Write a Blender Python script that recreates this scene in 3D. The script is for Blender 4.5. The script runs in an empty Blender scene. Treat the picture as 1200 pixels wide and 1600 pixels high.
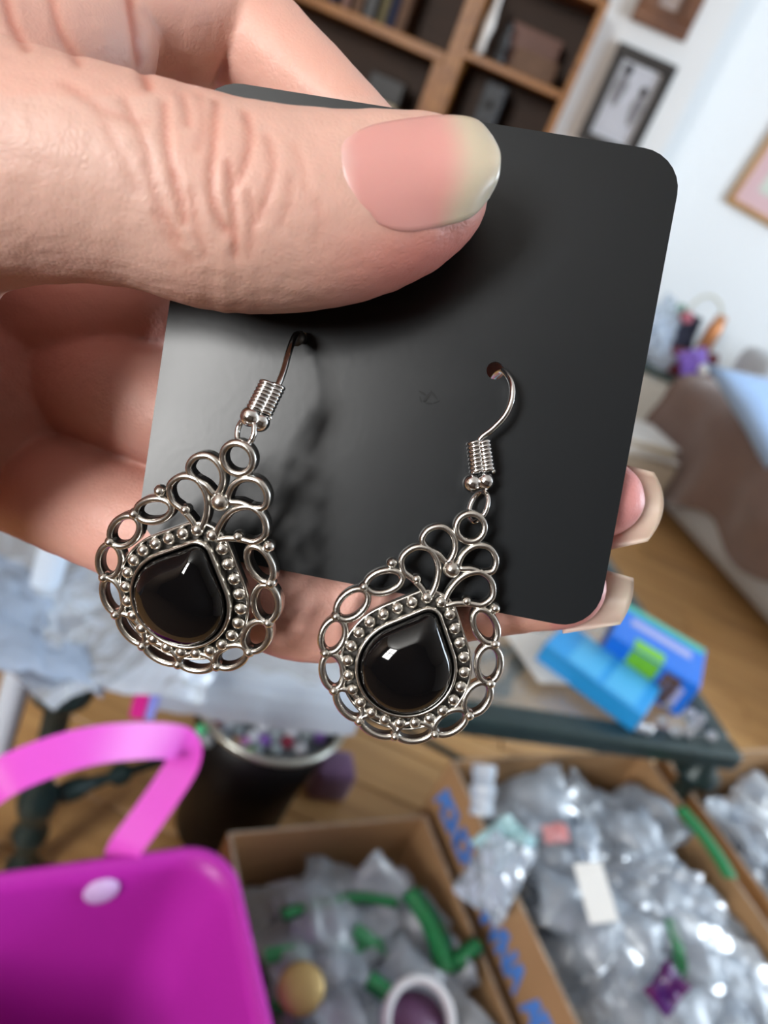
import bpy, bmesh, math, random
from mathutils import Vector, Matrix, noise
from mathutils.bvhtree import BVHTree

random.seed(7)
S = bpy.context.scene
COL = S.collection
PI = math.pi

# ------------------------------------------------------------------ camera
FPX = 1180.0                                   # focal length in pixels of the 1200x1600 frame
ROLL = math.atan2(889, 2018)
PITCH = math.atan(FPX / math.hypot(889, 2018))
CAM = Vector((0, 0, 1.10))
Fv = Vector((0, math.cos(PITCH), -math.sin(PITCH)))
R0 = Vector((1, 0, 0)); U0 = Vector((0, math.sin(PITCH), math.cos(PITCH)))
Rv = R0 * math.cos(ROLL) + U0 * math.sin(ROLL)
Uv = -R0 * math.sin(ROLL) + U0 * math.cos(ROLL)
cd = bpy.data.cameras.new('camera'); cam = bpy.data.objects.new('camera', cd); COL.objects.link(cam)
M = Matrix((Rv, Uv, -Fv)).transposed().to_4x4(); M.translation = CAM
cam.matrix_world = M
cd.sensor_fit = 'VERTICAL'; cd.sensor_height = 36.0; cd.lens = FPX / 1600 * 36.0
cd.clip_start = 0.005; cd.clip_end = 50
cd.dof.use_dof = True; cd.dof.focus_distance = 0.0895; cd.dof.aperture_fstop = 20.0
S.camera = cam

# ------------------------------------------------------------------ world, daylight, exposure
W = bpy.data.worlds.new('sky'); S.world = W; W.use_nodes = True
bg = W.node_tree.nodes['Background']; bg.inputs[0].default_value = (0.62, 0.74, 0.95, 1); bg.inputs[1].default_value = 0.8

def area(name, loc, target, sx, sy, power, col):
    l = bpy.data.lights.new(name, 'AREA'); l.shape = 'RECTANGLE'; l.size = sx; l.size_y = sy
    l.energy = power; l.color = col
    o = bpy.data.objects.new(name, l); COL.objects.link(o); o.location = loc
    d = (Vector(target) - Vector(loc)).normalized()
    o.rotation_euler = d.to_track_quat('-Z', 'Y').to_euler()
    return o
# daylight standing in the window openings (wall behind the viewer, right wall)
area('daylight_front_window', (-1.22, -2.19, 1.92), (-1.22, 0, 1.92), 0.72, 1.0, 78, (1.0, 0.985, 0.96))
area('daylight_right_window', (3.18, 1.7, 1.6), (0, 1.7, 1.6), 1.5, 1.3, 88, (0.78, 0.89, 1.0))

S.view_settings.view_transform = 'Standard'; S.view_settings.look = 'None'
S.view_settings.gamma = 1.0; S.view_settings.use_curve_mapping = False
S.view_settings.exposure = 0.48
S.cycles.use_denoising = True
S.cycles.max_bounces = 8; S.cycles.transparent_max_bounces = 14
S.cycles.caustics_reflective = False; S.cycles.caustics_refractive = False

# ------------------------------------------------------------------ helpers
def ray(px, py): return Fv + Rv * ((px - 600) / FPX) - Uv * ((py - 800) / FPX)
def at_d(px, py, d): return CAM + ray(px, py) * d
def at_z(px, py, z): r = ray(px, py); return CAM + r * ((z - CAM.z) / r.z)
def at_y(px, py, y): r = ray(px, py); return CAM + r * (y / r.y)
def Q(px, py, h): return at_d(px, py, 0.095 - h * 0.001)      # h: mm in front of the card
def to_px(p):
    v = p - CAM; z = v.dot(Fv)
    return 600 + FPX * v.dot(Rv) / z, 800 - FPX * v.dot(Uv) / z, 95 - z * 1000

def nodes(m):
    return m.node_tree.nodes, m.node_tree.links
def mat(name, col, rough=0.5, metal=0.0, spec=0.5, noise_scale=None, noise_amt=0.0, bump=0.0, bump_scale=200.0,
        alpha=1.0, trans=0.0, coat=0.0, sheen=0.0, sss=0.0, emit=None, col2=None):
    m = bpy.data.materials.new(name); m.use_nodes = True
    N, L = nodes(m); b = N['Principled BSDF']
    b.inputs['Base Color'].default_value = (*col, 1); b.inputs['Roughness'].default_value = rough
    b.inputs['Metallic'].default_value = metal; b.inputs['Specular IOR Level'].default_value = spec
    b.inputs['Alpha'].default_value = alpha; b.inputs['Transmission Weight'].default_value = trans
    b.inputs['Coat Weight'].default_value = coat; b.inputs['Sheen Weight'].default_value = sheen
    b.inputs['Coat Roughness'].default_value = 0.03
    if sss:
        b.inputs['Subsurface Weight'].default_value = sss; b.inputs['Subsurface Scale'].default_value = 0.002
        b.inputs['Subsurface Radius'].default_value = (1.0, 0.4, 0.25)
    tc = N.new('ShaderNodeTexCoord')
    if noise_scale:
        n = N.new('ShaderNodeTexNoise'); n.inputs['Scale'].default_value = noise_scale; n.inputs['Detail'].default_value = 5
        L.new(tc.outputs['Object'], n.inputs['Vector'])
        mx = N.new('ShaderNodeMix'); mx.data_type = 'RGBA'
        c2 = col2 if col2 else tuple(c * 0.45 for c in col)
        mx.inputs[6].default_value = (*col, 1); mx.inputs[7].default_value = (*c2, 1)
        mp = N.new('ShaderNodeMapRange'); mp.inputs[1].default_value = 0.35; mp.inputs[2].default_value = 0.7
        mp.inputs[4].default_value = noise_amt
        L.new(n.outputs['Fac'], mp.inputs[0]); L.new(mp.outputs[0], mx.inputs[0]); L.new(mx.outputs[2], b.inputs['Base Color'])
    if bump:
        n2 = N.new('ShaderNodeTexNoise'); n2.inputs['Scale'].default_value = bump_scale; n2.inputs['Detail'].default_value = 4
        L.new(tc.outputs['Object'], n2.inputs['Vector'])
        bp = N.new('ShaderNodeBump'); bp.inputs['Strength'].default_value = bump; bp.inputs['Distance'].default_value = 0.2 / bump_scale
        L.new(n2.outputs['Fac'], bp.inputs['Height']); L.new(bp.outputs[0], b.inputs['Normal'])
    return m

def wood(name, c1, c2, scale=(3, 40, 40), rough=0.4, per_object=0.0):
    m = bpy.data.materials.new(name); m.use_nodes = True; N, L = nodes(m); b = N['Principled BSDF']
    tc = N.new('ShaderNodeTexCoord'); mp = N.new('ShaderNodeMapping'); mp.inputs['Scale'].default_value = scale
    oi = N.new('ShaderNodeObjectInfo')
    ad = N.new('ShaderNodeVectorMath'); ad.operation = 'ADD'
    ml = N.new('ShaderNodeMath'); ml.operation = 'MULTIPLY'; ml.inputs[1].default_value = 37.0
    L.new(oi.outputs['Random'], ml.inputs[0]); L.new(tc.outputs['Object'], ad.inputs[0]); L.new(ml.outputs[0], ad.inputs[1])
    n = N.new('ShaderNodeTexNoise'); n.inputs['Scale'].default_value = 1.0; n.inputs['Detail'].default_value = 6
    n.inputs['Distortion'].default_value = 0.6
    L.new(ad.outputs[0], mp.inputs['Vector']); L.new(mp.outputs[0], n.inputs['Vector'])
    r = N.new('ShaderNodeValToRGB'); r.color_ramp.elements[0].position = 0.3; r.color_ramp.elements[1].position = 0.7
    r.color_ramp.elements[0].color = (*c1, 1); r.color_ramp.elements[1].color = (*c2, 1)
    L.new(n.outputs['Fac'], r.inputs['Fac'])
    hs = N.new('ShaderNodeHueSaturation')
    mr = N.new('ShaderNodeMapRange'); mr.inputs[3].default_value = 1 - per_object; mr.inputs[4].default_value = 1 + per_object
    L.new(oi.outputs['Random'], mr.inputs[0]); L.new(mr.outputs[0], hs.inputs['Value'])
    L.new(r.outputs[0], hs.inputs['Color']); L.new(hs.outputs[0], b.inputs['Base Color'])
    b.inputs['Roughness'].default_value = rough
    return m

def me_new(name, vs, fs, smooth=False, mats=None, fmat=None):
    me = bpy.data.meshes.new(name); me.from_pydata([tuple(v) for v in vs], [], fs); me.update()
    if smooth:
        for p in me.polygons: p.use_smooth = True
    if mats:
        for m in mats: me.materials.append(m)
    if fmat:
        for p, k in zip(me.polygons, fmat): p.material_index = k
    return me
def bm_me(name, bm, m, smooth=False):
    bmesh.ops.recalc_face_normals(bm, faces=bm.faces)
    me = bpy.data.meshes.new(name); bm.to_mesh(me); bm.free(); me.materials.append(m)
    if smooth:
        for p in me.polygons: p.use_smooth = True
    return me

ROOTM = {}
def tag(o, label, cat, group=None, kind=None):
    if label: o['label'] = label
    if cat: o['category'] = cat
    if group: o['group'] = group
    if kind: o['kind'] = kind
    return o
def thing(name, label, cat, loc=(0, 0, 0), group=None, mw=None):
    o = bpy.data.objects.new(name, None); COL.objects.link(o); o.empty_display_size = 0.01
    if mw is None: mw = Matrix.Translation(Vector(loc))
    o.matrix_world = mw; ROOTM[o.name] = mw.copy()
    return tag(o, label, cat, group)
def add(name, me, parent=None, local=False, mx=None):
    """links a mesh; vertices are in world space (or in the parent's space with local=True)"""
    o = bpy.data.objects.new(name, me); COL.objects.link(o)
    if parent is not None:
        o.parent = parent
        if not local and parent.name in ROOTM:
            o.matrix_parent_inverse = ROOTM[parent.name].inverted()
    if mx is not None: o.matrix_basis = mx
    return o
def struct(name, me, parent=None):
    o = add(name, me, parent)
    if parent is None: o['kind'] = 'structure'
    return o

def box_bm(bm, c, s, rot=None, bev=0.0, seg=2):
    """box centred at c with sizes s"""
    r = bmesh.ops.create_cube(bm, size=1.0)
    mx = Matrix.Translation(Vector(c)) @ (rot.to_4x4() if rot is not None else Matrix()) @ Matrix.Diagonal((*s, 1))
    bmesh.ops.transform(bm, matrix=mx, verts=r['verts'])
    if bev:
        es = list({e for v in r['verts'] for e in v.link_edges})
        bmesh.ops.bevel(bm, geom=es, offset=bev, segments=seg, profile=0.5, affect='EDGES')
def boxm(name, c, s, m, rot=None, bev=0.0, seg=2, smooth=False):
    bm = bmesh.new(); box_bm(bm, c, s, rot, bev, seg); return bm_me(name, bm, m, smooth)
def frame_rot(ex, ey=None):
    """rotation with x axis ex in the plan (z up)"""
    ex = Vector((ex[0], ex[1], 0)).normalized(); ez = Vector((0, 0, 1)); ey = ez.cross(ex)
    return Matrix((ex, ey, ez)).transposed()

def tube_vf(pts, rad, n=10, closed=False, up=None):
    """round tube through points; rad is a number or list"""
    pts = [Vector(p) for p in pts]; k = len(pts); vs = []; fs = []
    if not isinstance(rad, (list, tuple)): rad = [rad] * k
    prev = None
    for i, p in enumerate(pts):
        if closed: t = pts[(i + 1) % k] - pts[i - 1]
        else: t = pts[min(i + 1, k - 1)] - pts[max(i - 1, 0)]
        t.normalize()
        if prev is None:
            a = Vector((0, 0, 1)) if abs(t.z) < 0.9 else Vector((1, 0, 0))
            if up is not None: a = Vector(up)
            nrm = (a - t * a.dot(t)).normalized()
        else:
            nrm = (prev - t * prev.dot(t)).normalized()
        prev = nrm; bn = t.cross(nrm)
        for j in range(n):
            a = 2 * PI * j / n
            vs.append(p + (nrm * math.cos(a) + bn * math.sin(a)) * rad[i])
    m = k if closed else k - 1
    for i in range(m):
        for j in range(n):
            a = i * n + j; b = i * n + (j + 1) % n; c = ((i + 1) % k) * n + (j + 1) % n; d = ((i + 1) % k) * n + j
            fs.append((a, b, c, d))
    if not closed:
        fs.append(tuple(range(n))[::-1]); fs.append(tuple(range((k - 1) * n, k * n)))
    return vs, fs
def tubem(name, pts, rad, m, n=10, closed=False):
    vs, fs = tube_vf(pts, rad, n, closed); return me_new(name, vs, fs, True, [m])
def crom(P, k):
    """Catmull-Rom through tuples"""
    out = []; n = len(P)
    for i in range(n - 1):
        a, b, c, d = P[max(i - 1, 0)], P[i], P[i + 1], P[min(i + 2, n - 1)]
        for s in range(k):
            t = s / k
            out.append(tuple(0.5 * (2 * b[j] + (c[j] - a[j]) * t + (2 * a[j] - 5 * b[j] + 4 * c[j] - d[j]) * t * t
                                    + (3 * b[j] - a[j] - 3 * c[j] + d[j]) * t ** 3) for j in range(len(b))))
    out.append(tuple(P[-1])); return out
def lathem(name, prof, m, n=24, c=(0, 0, 0), axis=None):
    """profile of (r, z) turned about z through c"""
    vs = []; fs = []
    for r, z in prof:
        for j in range(n):
            a = 2 * PI * j / n; vs.append(Vector((r * math.cos(a), r * math.sin(a), z)))
    if axis is not None:
        q = Vector((0, 0, 1)).rotation_difference(Vector(axis).normalized()); vs = [q @ v for v in vs]
    vs = [v + Vector(c) for v in vs]
    for i in range(len(prof) - 1):
        for j in range(n):
            fs.append((i * n + j, i * n + (j + 1) % n, (i + 1) * n + (j + 1) % n, (i + 1) * n + j))
    fs.append(tuple(range(n))[::-1]); fs.append(tuple(range((len(prof) - 1) * n, len(prof) * n)))
    return me_new(name, vs, fs, True, [m])
def sphere_me(name, r, m, u=14, v=8, sc=(1, 1, 1)):
    bm = bmesh.new(); bmesh.ops.create_uvsphere(bm, u_segments=u, v_segments=v, radius=r)
    bmesh.ops.scale(bm, vec=sc, verts=bm.verts); return bm_me(name, bm, m, True)

# ------------------------------------------------------------------ the room
M_wall = mat('wall_paint', (0.77, 0.79, 0.80), 0.8, bump=0.06, bump_scale=120)
M_dim = wood('dimming_panelling_dark', (0.05, 0.028, 0.016), (0.10, 0.055, 0.03), (30, 30, 3), 0.5)  # invented dark finish for the unseen wall, dims bounce on palm and card
M_dim2 = wood('dimming_panelling_brown', (0.13, 0.08, 0.05), (0.20, 0.13, 0.08), (30, 30, 3), 0.6)  # made-up brown finish, keeps light off the unseen left wall from the palm
M_ceil = mat('ceiling_paint', (0.82, 0.82, 0.80), 0.9)
M_trim = mat('white_trim', (0.85, 0.85, 0.83), 0.45)
M_floor = wood('oak_floor', (0.40, 0.21, 0.075), (0.60, 0.35, 0.14), (2.5, 34, 34), 0.38, 0.14)
M_joint = mat('floor_joint', (0.09, 0.045, 0.02), 0.8)
X0, X1, Y0, YB, YR, XC, ZC = -2.0, 3.2, -2.2, 3.5, 3.9, 0.44, 2.5

fl = struct('floor', boxm('floor', ((X0 + X1) / 2, (Y0 + YR) / 2, -0.035), (X1 - X0 + 0.4, YR - Y0 + 0.4, 0.05), M_joint))
pw, plen = 0.125, 1.3
plank = boxm('plank', (0, 0, 0), (plen - 0.003, pw - 0.003, 0.012), M_floor, bev=0.0015, seg=1)
row = 0; y = -0.35
while y < YR:
    x = -1.25 - (row * 0.47) % plen
    while x < 2.5:
        o = add('plank', plank, fl); o.location = (x + plen / 2, y + pw / 2, -0.006); x += plen
    y += pw; row += 1

def wall_with_hole(name, axis, pos, th, a0, a1, h0=None, h1=None, z0=1.05, z1=2.4, m=None):
    """wall slab in the plane axis=pos from a0 to a1, with an opening h0..h1 x z0..z1"""
    bm = bmesh.new()
    def slab(p0, p1, q0, q1):
        c = (p0 + p1) / 2; s = p1 - p0
        if axis == 'x': box_bm(bm, (pos, c, (q0 + q1) / 2), (th, s, q1 - q0))
        else: box_bm(bm, (c, pos, (q0 + q1) / 2), (s, th, q1 - q0))
    if h0 is None: slab(a0, a1, -0.01, ZC)
    else:
        slab(a0, h0, -0.01, ZC); slab(h1, a1, -0.01, ZC); slab(h0, h1, -0.01, z0); slab(h0, h1, z1, ZC)
    return struct(name, bm_me(name, bm, m or M_wall))
wall_with_hole('wall_left', 'x', X0 - 0.05, 0.1, Y0, YB, m=M_dim2)
wall_with_hole('wall_front', 'y', Y0 - 0.05, 0.1, X0 - 0.1, X1 + 0.1, -1.62, -0.82, 1.36, 2.46, m=M_dim)
wall_with_hole('wall_right', 'x', X1 + 0.05, 0.1, Y0, YR, 0.9, 2.5)
bm = bmesh.new()
box_bm(bm, ((X0 + XC) / 2 - 0.05, YB + 0.25, ZC / 2), (XC - X0 + 0.1, 0.5, ZC + 0.02))
struct('wall_back', bm_me('wall_back', bm, M_wall))
wall_with_hole('wall_alcove', 'y', YR + 0.05, 0.1, XC, X1 + 0.1)
struct('ceiling', boxm('ceiling', ((X0 + X1) / 2, (Y0 + YR) / 2, ZC + 0.05), (X1 - X0 + 0.2, YR - Y0 + 0.2, 0.1), M_ceil))
struct('baseboard_back', boxm('baseboard', ((X0 + XC) / 2, YB - 0.008, 0.06), (XC - X0, 0.016, 0.12), M_trim, bev=0.004))
struct('baseboard_alcove', boxm('baseboard', ((XC + X1) / 2, YR - 0.008, 0.06), (X1 - XC, 0.016, 0.12), M_trim, bev=0.004))
def window(name, axis, pos, h0, h1, z0=1.05, z1=2.4, nb=2):
    bm = bmesh.new(); w = 0.05
    def bar(p0, p1, q0, q1, d=0.05):
        c = ((p0 + p1) / 2, (q0 + q1) / 2)
        if axis == 'x': box_bm(bm, (pos, c[0], c[1]), (d, p1 - p0, q1 - q0))
        else: box_bm(bm, (c[0], pos, c[1]), (p1 - p0, d, q1 - q0))
    bar(h0, h0 + w, z0, z1); bar(h1 - w, h1, z0, z1); bar(h0, h1, z0, z0 + w); bar(h0, h1, z1 - w, z1)
    for k in range(1, nb): m = h0 + (h1 - h0) * k / nb; bar(m - 0.02, m + 0.02, z0, z1, 0.03)
    m = (z0 + z1) / 2; bar(h0, h1, m - 0.02, m + 0.02, 0.03)
    return struct(name, bm_me(name, bm, M_trim))
window('window_1', 'y', Y0 + 0.03, -1.62, -0.82, 1.36, 2.46)
window('window_2', 'x', X1 - 0.075, 0.9, 2.5)

# ------------------------------------------------------------------ earring card
CD = 0.095
M_card = bpy.data.materials.new('black_card'); M_card.use_nodes = True
N, L = nodes(M_card); b = N['Principled BSDF']
b.inputs['Base Color'].default_value = (0.009, 0.011, 0.013, 1); b.inputs['Roughness'].default_value = 0.42
b.inputs['Specular IOR Level'].default_value = 0.36
tc = N.new('ShaderNodeTexCoord'); n = N.new('ShaderNodeTexNoise'); n.inputs['Scale'].default_value = 900; n.inputs['Detail'].default_value = 3
L.new(tc.outputs['Object'], n.inputs['Vector']); bp = N.new('ShaderNodeBump'); bp.inputs['Strength'].default_value = 0.025; bp.inputs['Distance'].default_value = 0.0003
L.new(n.outputs['Fac'], bp.inputs['Height']); L.new(bp.outputs[0], b.inputs['Normal'])
n2 = N.new('ShaderNodeTexNoise'); n2.inputs['Scale'].default_value = 60; mr = N.new('ShaderNodeMapRange')
mr.inputs[3].default_value = 0.27; mr.inputs[4].default_value = 0.33
L.new(tc.outputs['Object'], n2.inputs['Vector']); L.new(n2.outputs['Fac'], mr.inputs[0]); L.new(mr.outputs[0], b.inputs['Roughness'])
M_cardmark = mat('card_dent', (0.006, 0.007, 0.008), 0.5, spec=0.35)

CARD = [(316, 121), (1070, 241), (931, 987), (211, 846)]       # TL TR BR BL corner pixels of the flat card
def card_uv(u, v):
    (ax, ay), (bx, by), (cx, cy), (dx, dy) = CARD
    return ((ax * (1 - u) + bx * u) * (1 - v) + (dx * (1 - u) + cx * u) * v,
            (ay * (1 - u) + by * u) * (1 - v) + (dy * (1 - u) + cy * u) * v)
def card_h(px, py):
    # the card leans: right and top edges are a little nearer the viewer
    (ax, ay), (bx_, by), (cx, cy), (dx, dy) = CARD
    return 1.9 * (px - 606) / 375 - 1.6 * (py - 545 - 0.17 * (px - 606)) / 375
def card_outline(r=0.085, k=7):
    out = []
    for (cx, cy, a0) in ((1 - r, r, -90), (1 - r, 1 - r, 0), (r, 1 - r, 90), (r, r, 180)):
        for i in range(k + 1):
            a = math.radians(a0 + 90 * i / k); out.append((cx + r * math.cos(a), cy + r * math.sin(a)))
    return out
HOLES = [(470, 527, 10), (774, 579, 14)]
def card_mesh(th=0.45):
    bm = bmesh.new()
    outer = [bm.verts.new(Q(*card_uv(u, v), card_h(*card_uv(u, v)))) for u, v in card_outline()]
    edges = [bm.edges.new((outer[i], outer[(i + 1) % len(outer)])) for i in range(len(outer))]
    for hx, hy, hr in HOLES:
        ring = [bm.verts.new(Q(hx + hr * math.cos(a), hy + hr * math.sin(a), card_h(hx + hr * math.cos(a), hy + hr * math.sin(a)))) for a in [2 * PI * i / 16 for i in range(16)]]
        edges += [bm.edges.new((ring[i], ring[(i + 1) % 16])) for i in range(16)]
    bmesh.ops.triangle_fill(bm, use_beauty=True, use_dissolve=False, edges=edges)
    for f in bm.faces:
        if f.normal.dot(Fv) > 0: f.normal_flip()
    r = bmesh.ops.extrude_face_region(bm, geom=bm.faces[:])
    bmesh.ops.translate(bm, vec=Fv * th * 0.001, verts=[g for g in r['geom'] if isinstance(g, bmesh.types.BMVert)])
    return bm_me('earring_card', bm, M_card)
card = thing('earring_card', 'square black card with rounded corners pinched by the hand, two earrings hooked on it', 'card', Q(570, 548, 0))
add('card_sheet', card_mesh(), card)
# small pressed dent and specks on the card face
def card_patch(name, pts, h=0.02):
    return me_new(name, [Q(x, y, h) for x, y in pts], [tuple(range(len(pts)))], False, [M_cardmark])
bm = bmesh.new()
for (x, y, w, hh, a) in ((660, 614, 7, 1.6, 0.5), (668, 620, 11, 2.2, -0.9), (678, 617, 9, 1.8, 0.9), (670, 630, 6, 1.6, 0.1), (657, 624, 5, 1.4, 1.3), (682, 628, 6, 1.3, -0.4)):
    vs = [bm.verts.new(Q(x + w * math.cos(t) * math.cos(a) - hh * math.sin(t) * math.sin(a),
                         y + w * math.cos(t) * math.sin(a) + hh * math.sin(t) * math.cos(a), card_h(x, y) + 0.12)) for t in [2 * PI * i / 10 for i in range(10)]]
    bm.faces.new(vs)
add('pressed_dent', bm_me('pressed_dent', bm, M_cardmark), card)

# ------------------------------------------------------------------ the hand
def loft_vf(stations, n=28, sub=5):
    st = crom(stations, sub); C = [Q(s[0], s[1], s[2]) for s in st]; vs = []; fs = []; k = len(st)
    for i, s in enumerate(st):
        t = (C[min(i + 1, k - 1)] - C[max(i - 1, 0)]).normalized()
        side = t.cross(Fv).normalized(); dep = side.cross(t).normalized()
        rs = max(s[3], 2) / FPX * (0.095 - s[2] * 0.001); rd = max(s[4], 0.2) * 0.001
        for j in range(n):
            a = 2 * PI * j / n; ca, sa = math.cos(a), math.sin(a)
            vs.append(C[i] + side * rs * ca + dep * rd * sa)
    for i in range(k - 1):
        for j in range(n):
            fs.append((i * n + j, i * n + (j + 1) % n, (i + 1) * n + (j + 1) % n, (i + 1) * n + j))
    fs.append(tuple(range(n))[::-1]); fs.append(tuple(range((k - 1) * n, k * n)))
    return vs, fs
LOFTS = [
    # thumb: px, py, h, half width px, half depth mm
    [(-330, 250, 4, 230, 20), (-150, 262, 9, 205, 17), (0, 262, 13, 178, 14.5), (120, 275, 14, 161, 13), (230, 294, 14, 154, 12), (330, 322, 13.5, 157, 11.5),
     (420, 333, 13, 153, 11), (520, 331, 12, 144, 10.4), (600, 316, 11.3, 131, 9.8), (660, 300, 10.6, 114, 9.0), (705, 288, 10, 92, 7.8), (735, 281, 9.6, 64, 5.8), (750, 277, 9.5, 30, 3)],
    # index finger hooking over behind the card
    [(-120, -60, -3, 150, 14), (60, -20, -1, 135, 12), (180, 5, -2.5, 124, 11), (285, 16, -7, 126, 9.5), (370, 50, -10.8, 94, 8.6), (440, 105, -10.5, 78, 8.2), (520, 182, -9.6, 72, 7.8), (600, 268, -9.0, 68, 7.4), (680, 370, -8.8, 66, 7.2), (735, 470, -8.4, 62, 6.6), (765, 550, -8.2, 58, 6.0), (775, 590, -8, 44, 4.5), (780, 612, -8, 18, 2)],
    # web between thumb and index finger
    [(-250, 120, 4, 220, 16), (-60, 90, 8, 190, 13.5), (60, 85, 6.5, 140, 11), (135, 85, 3.5, 105, 9), (200, 92, -1.5, 62, 6.5)],
    # middle finger behind the card
    [(-20, 520, -36, 80, 8), (70, 560, -31, 92, 9), (150, 598, -22, 95, 9), (225, 628, -15, 93, 8.8), (310, 658, -13.0, 88, 8.2), (480, 705, -11.6, 84, 7.8), (700, 752, -10.0, 76, 7.2), (860, 778, -8.6, 70, 6.6), (930, 778, -7.8, 66, 6.0), (975, 770, -7.2, 52, 4.8), (996, 764, -7.2, 26, 2.6)],
    # ring finger, bent under the card
    [(-60, 715, -38, 85, 8), (40, 750, -31, 88, 8.5), (115, 778, -20, 92, 9), (195, 812, -15.0, 92, 9), (300, 860, -13.4, 92, 8.6), (400, 912, -12.4, 94, 8.6), (490, 938, -11.8, 97, 8.6), (600, 936, -11.2, 88, 8), (720, 925, -10.0, 78, 7.2), (820, 917, -9.0, 71, 6.6), (890, 918, -7.4, 64, 5.6), (925, 920, -7.2, 46, 4), (942, 921, -7.2, 20, 2)],
    # palm
    [(-420, 500, -14, 330, 20), (-240, 540, -20, 310, 15), (-110, 580, -22, 262, 13), (0, 606, -25, 224, 12), (60, 615, -28, 190, 11), (110, 622, -32, 140, 9), (140, 628, -34, 70, 5)],
    # ball of the thumb, out of frame, enlarged to shade the palm
    [(-720, 790, -8, 310, 28), (-530, 705, 6, 295, 28), (-385, 610, 14, 240, 26), (-262, 515, 16, 180, 22), (-150, 410, 13, 125, 16), (-50, 330, 11, 80, 10)],
    # skin bridging thumb and index finger behind the card edge
    [(-80, 470, -24, 120, 10), (60, 478, -22, 95, 9), (170, 488, -19, 80, 8.5), (255, 492, -16.5, 62, 7), (310, 494, -15.5, 28, 3.5)],
    # heel of the hand joining thumb base and palm
    [(-520, 330, -4, 330, 28), (-360, 350, -5, 320, 26), (-230, 400, -9, 270, 20), (-140, 430, -14, 200, 15)],
]
def hand_mesh():
    vs = []; fs = []
    for lf in LOFTS:
        v, f = loft_vf(lf); o = len(vs); vs += v; fs += [tuple(i + o for i in q) for q in f]
    me = me_new('hand_raw', vs, fs); bm = bmesh.new(); bm.from_mesh(me); bmesh.ops.recalc_face_normals(bm, faces=bm.faces); bm.to_mesh(me); bm.free()
    o = bpy.data.objects.new('hand_raw', me); COL.objects.link(o)
    r = o.modifiers.new('r', 'REMESH'); r.mode = 'VOXEL'; r.voxel_size = 0.00040; r.adaptivity = 0
    s = o.modifiers.new('s', 'SMOOTH'); s.factor = 0.5; s.iterations = 18
    dg = bpy.context.evaluated_depsgraph_get(); out = bpy.data.meshes.new_from_object(o.evaluated_get(dg))
    bpy.data.objects.remove(o); out.name = 'hand_skin'
    return out
hm = hand_mesh()
CREASES = [  # (points in px, depth mm, width px)
    ([(257, 160), (260, 220), (273, 280), (283, 318), (288, 350)], 0.75, 5), ([(286, 150), (292, 172), (294, 195)], 0.5, 5),
    ([(338, 158), (334, 220), (330, 280), (334, 322), (353, 362)], 0.85, 5), ([(358, 255), (363, 320), (368, 398)], 0.7, 5),
    ([(384, 176), (391, 220), (380, 262), (372, 285)], 0.6, 6), ([(418, 215), (428, 262), (414, 315), (402, 345)], 0.4, 6),
    ([(193, 153), (227, 227), (234, 267), (248, 322), (280, 376)], 0.5, 5), ([(460, 225), (474, 262), (478, 295)], 0.22, 6),
    ([(455, 280), (450, 322), (440, 350)], 0.25, 6), ([(312, 150), (318, 190), (310, 235)], 0.3, 6),
    ([(150, 165), (190, 240), (215, 300)], 0.25, 6), ([(300, 300), (306, 350), (320, 400)], 0.35, 5),
    ([(4, -20), (20, 40), (42, 76)], 0.6, 7), ([(78, -20), (93, 47), (124, 100)], 0.5, 7), ([(198, -30), (212, 53), (220, 100), (232, 135)], 0.8, 8),
    ([(390, 300), (395, 350), (388, 400)], 0.3, 6), ([(100, 130), (170, 175), (230, 190)], 0.3, 8),
    ([(240, 330), (262, 372), (300, 410)], 0.3, 6), ([(488, 300), (500, 340), (490, 380)], 0.15, 7),
]
def seg_dist(x, y, pts):
    best = 1e9
    for (ax, ay), (bx, by) in zip(pts[:-1], pts[1:]):
        dx, dy = bx - ax, by - ay; t = max(0, min(1, ((x - ax) * dx + (y - ay) * dy) / (dx * dx + dy * dy)))
        d = math.hypot(x - ax - t * dx, y - ay - t * dy)
        if d < best: best = d
    return best
CR = [(crom([(*p,) for p in pts], 5), dep, w + 0.8, min(p[0] for p in pts) - 40, max(p[0] for p in pts) + 40, min(p[1] for p in pts) - 40, max(p[1] for p in pts) + 40) for pts, dep, w in CREASES]
col = hm.color_attributes.new('skin', 'FLOAT_COLOR', 'POINT')
def sm(a, b, x): t = max(0.0, min(1.0, (x - a) / (b - a))); return t * t * (3 - 2 * t)
def mix3(a, b, t): return tuple(x * (1 - t) + y * t for x, y in zip(a, b))
nrm = [v.normal.copy() for v in hm.vertices]
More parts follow.
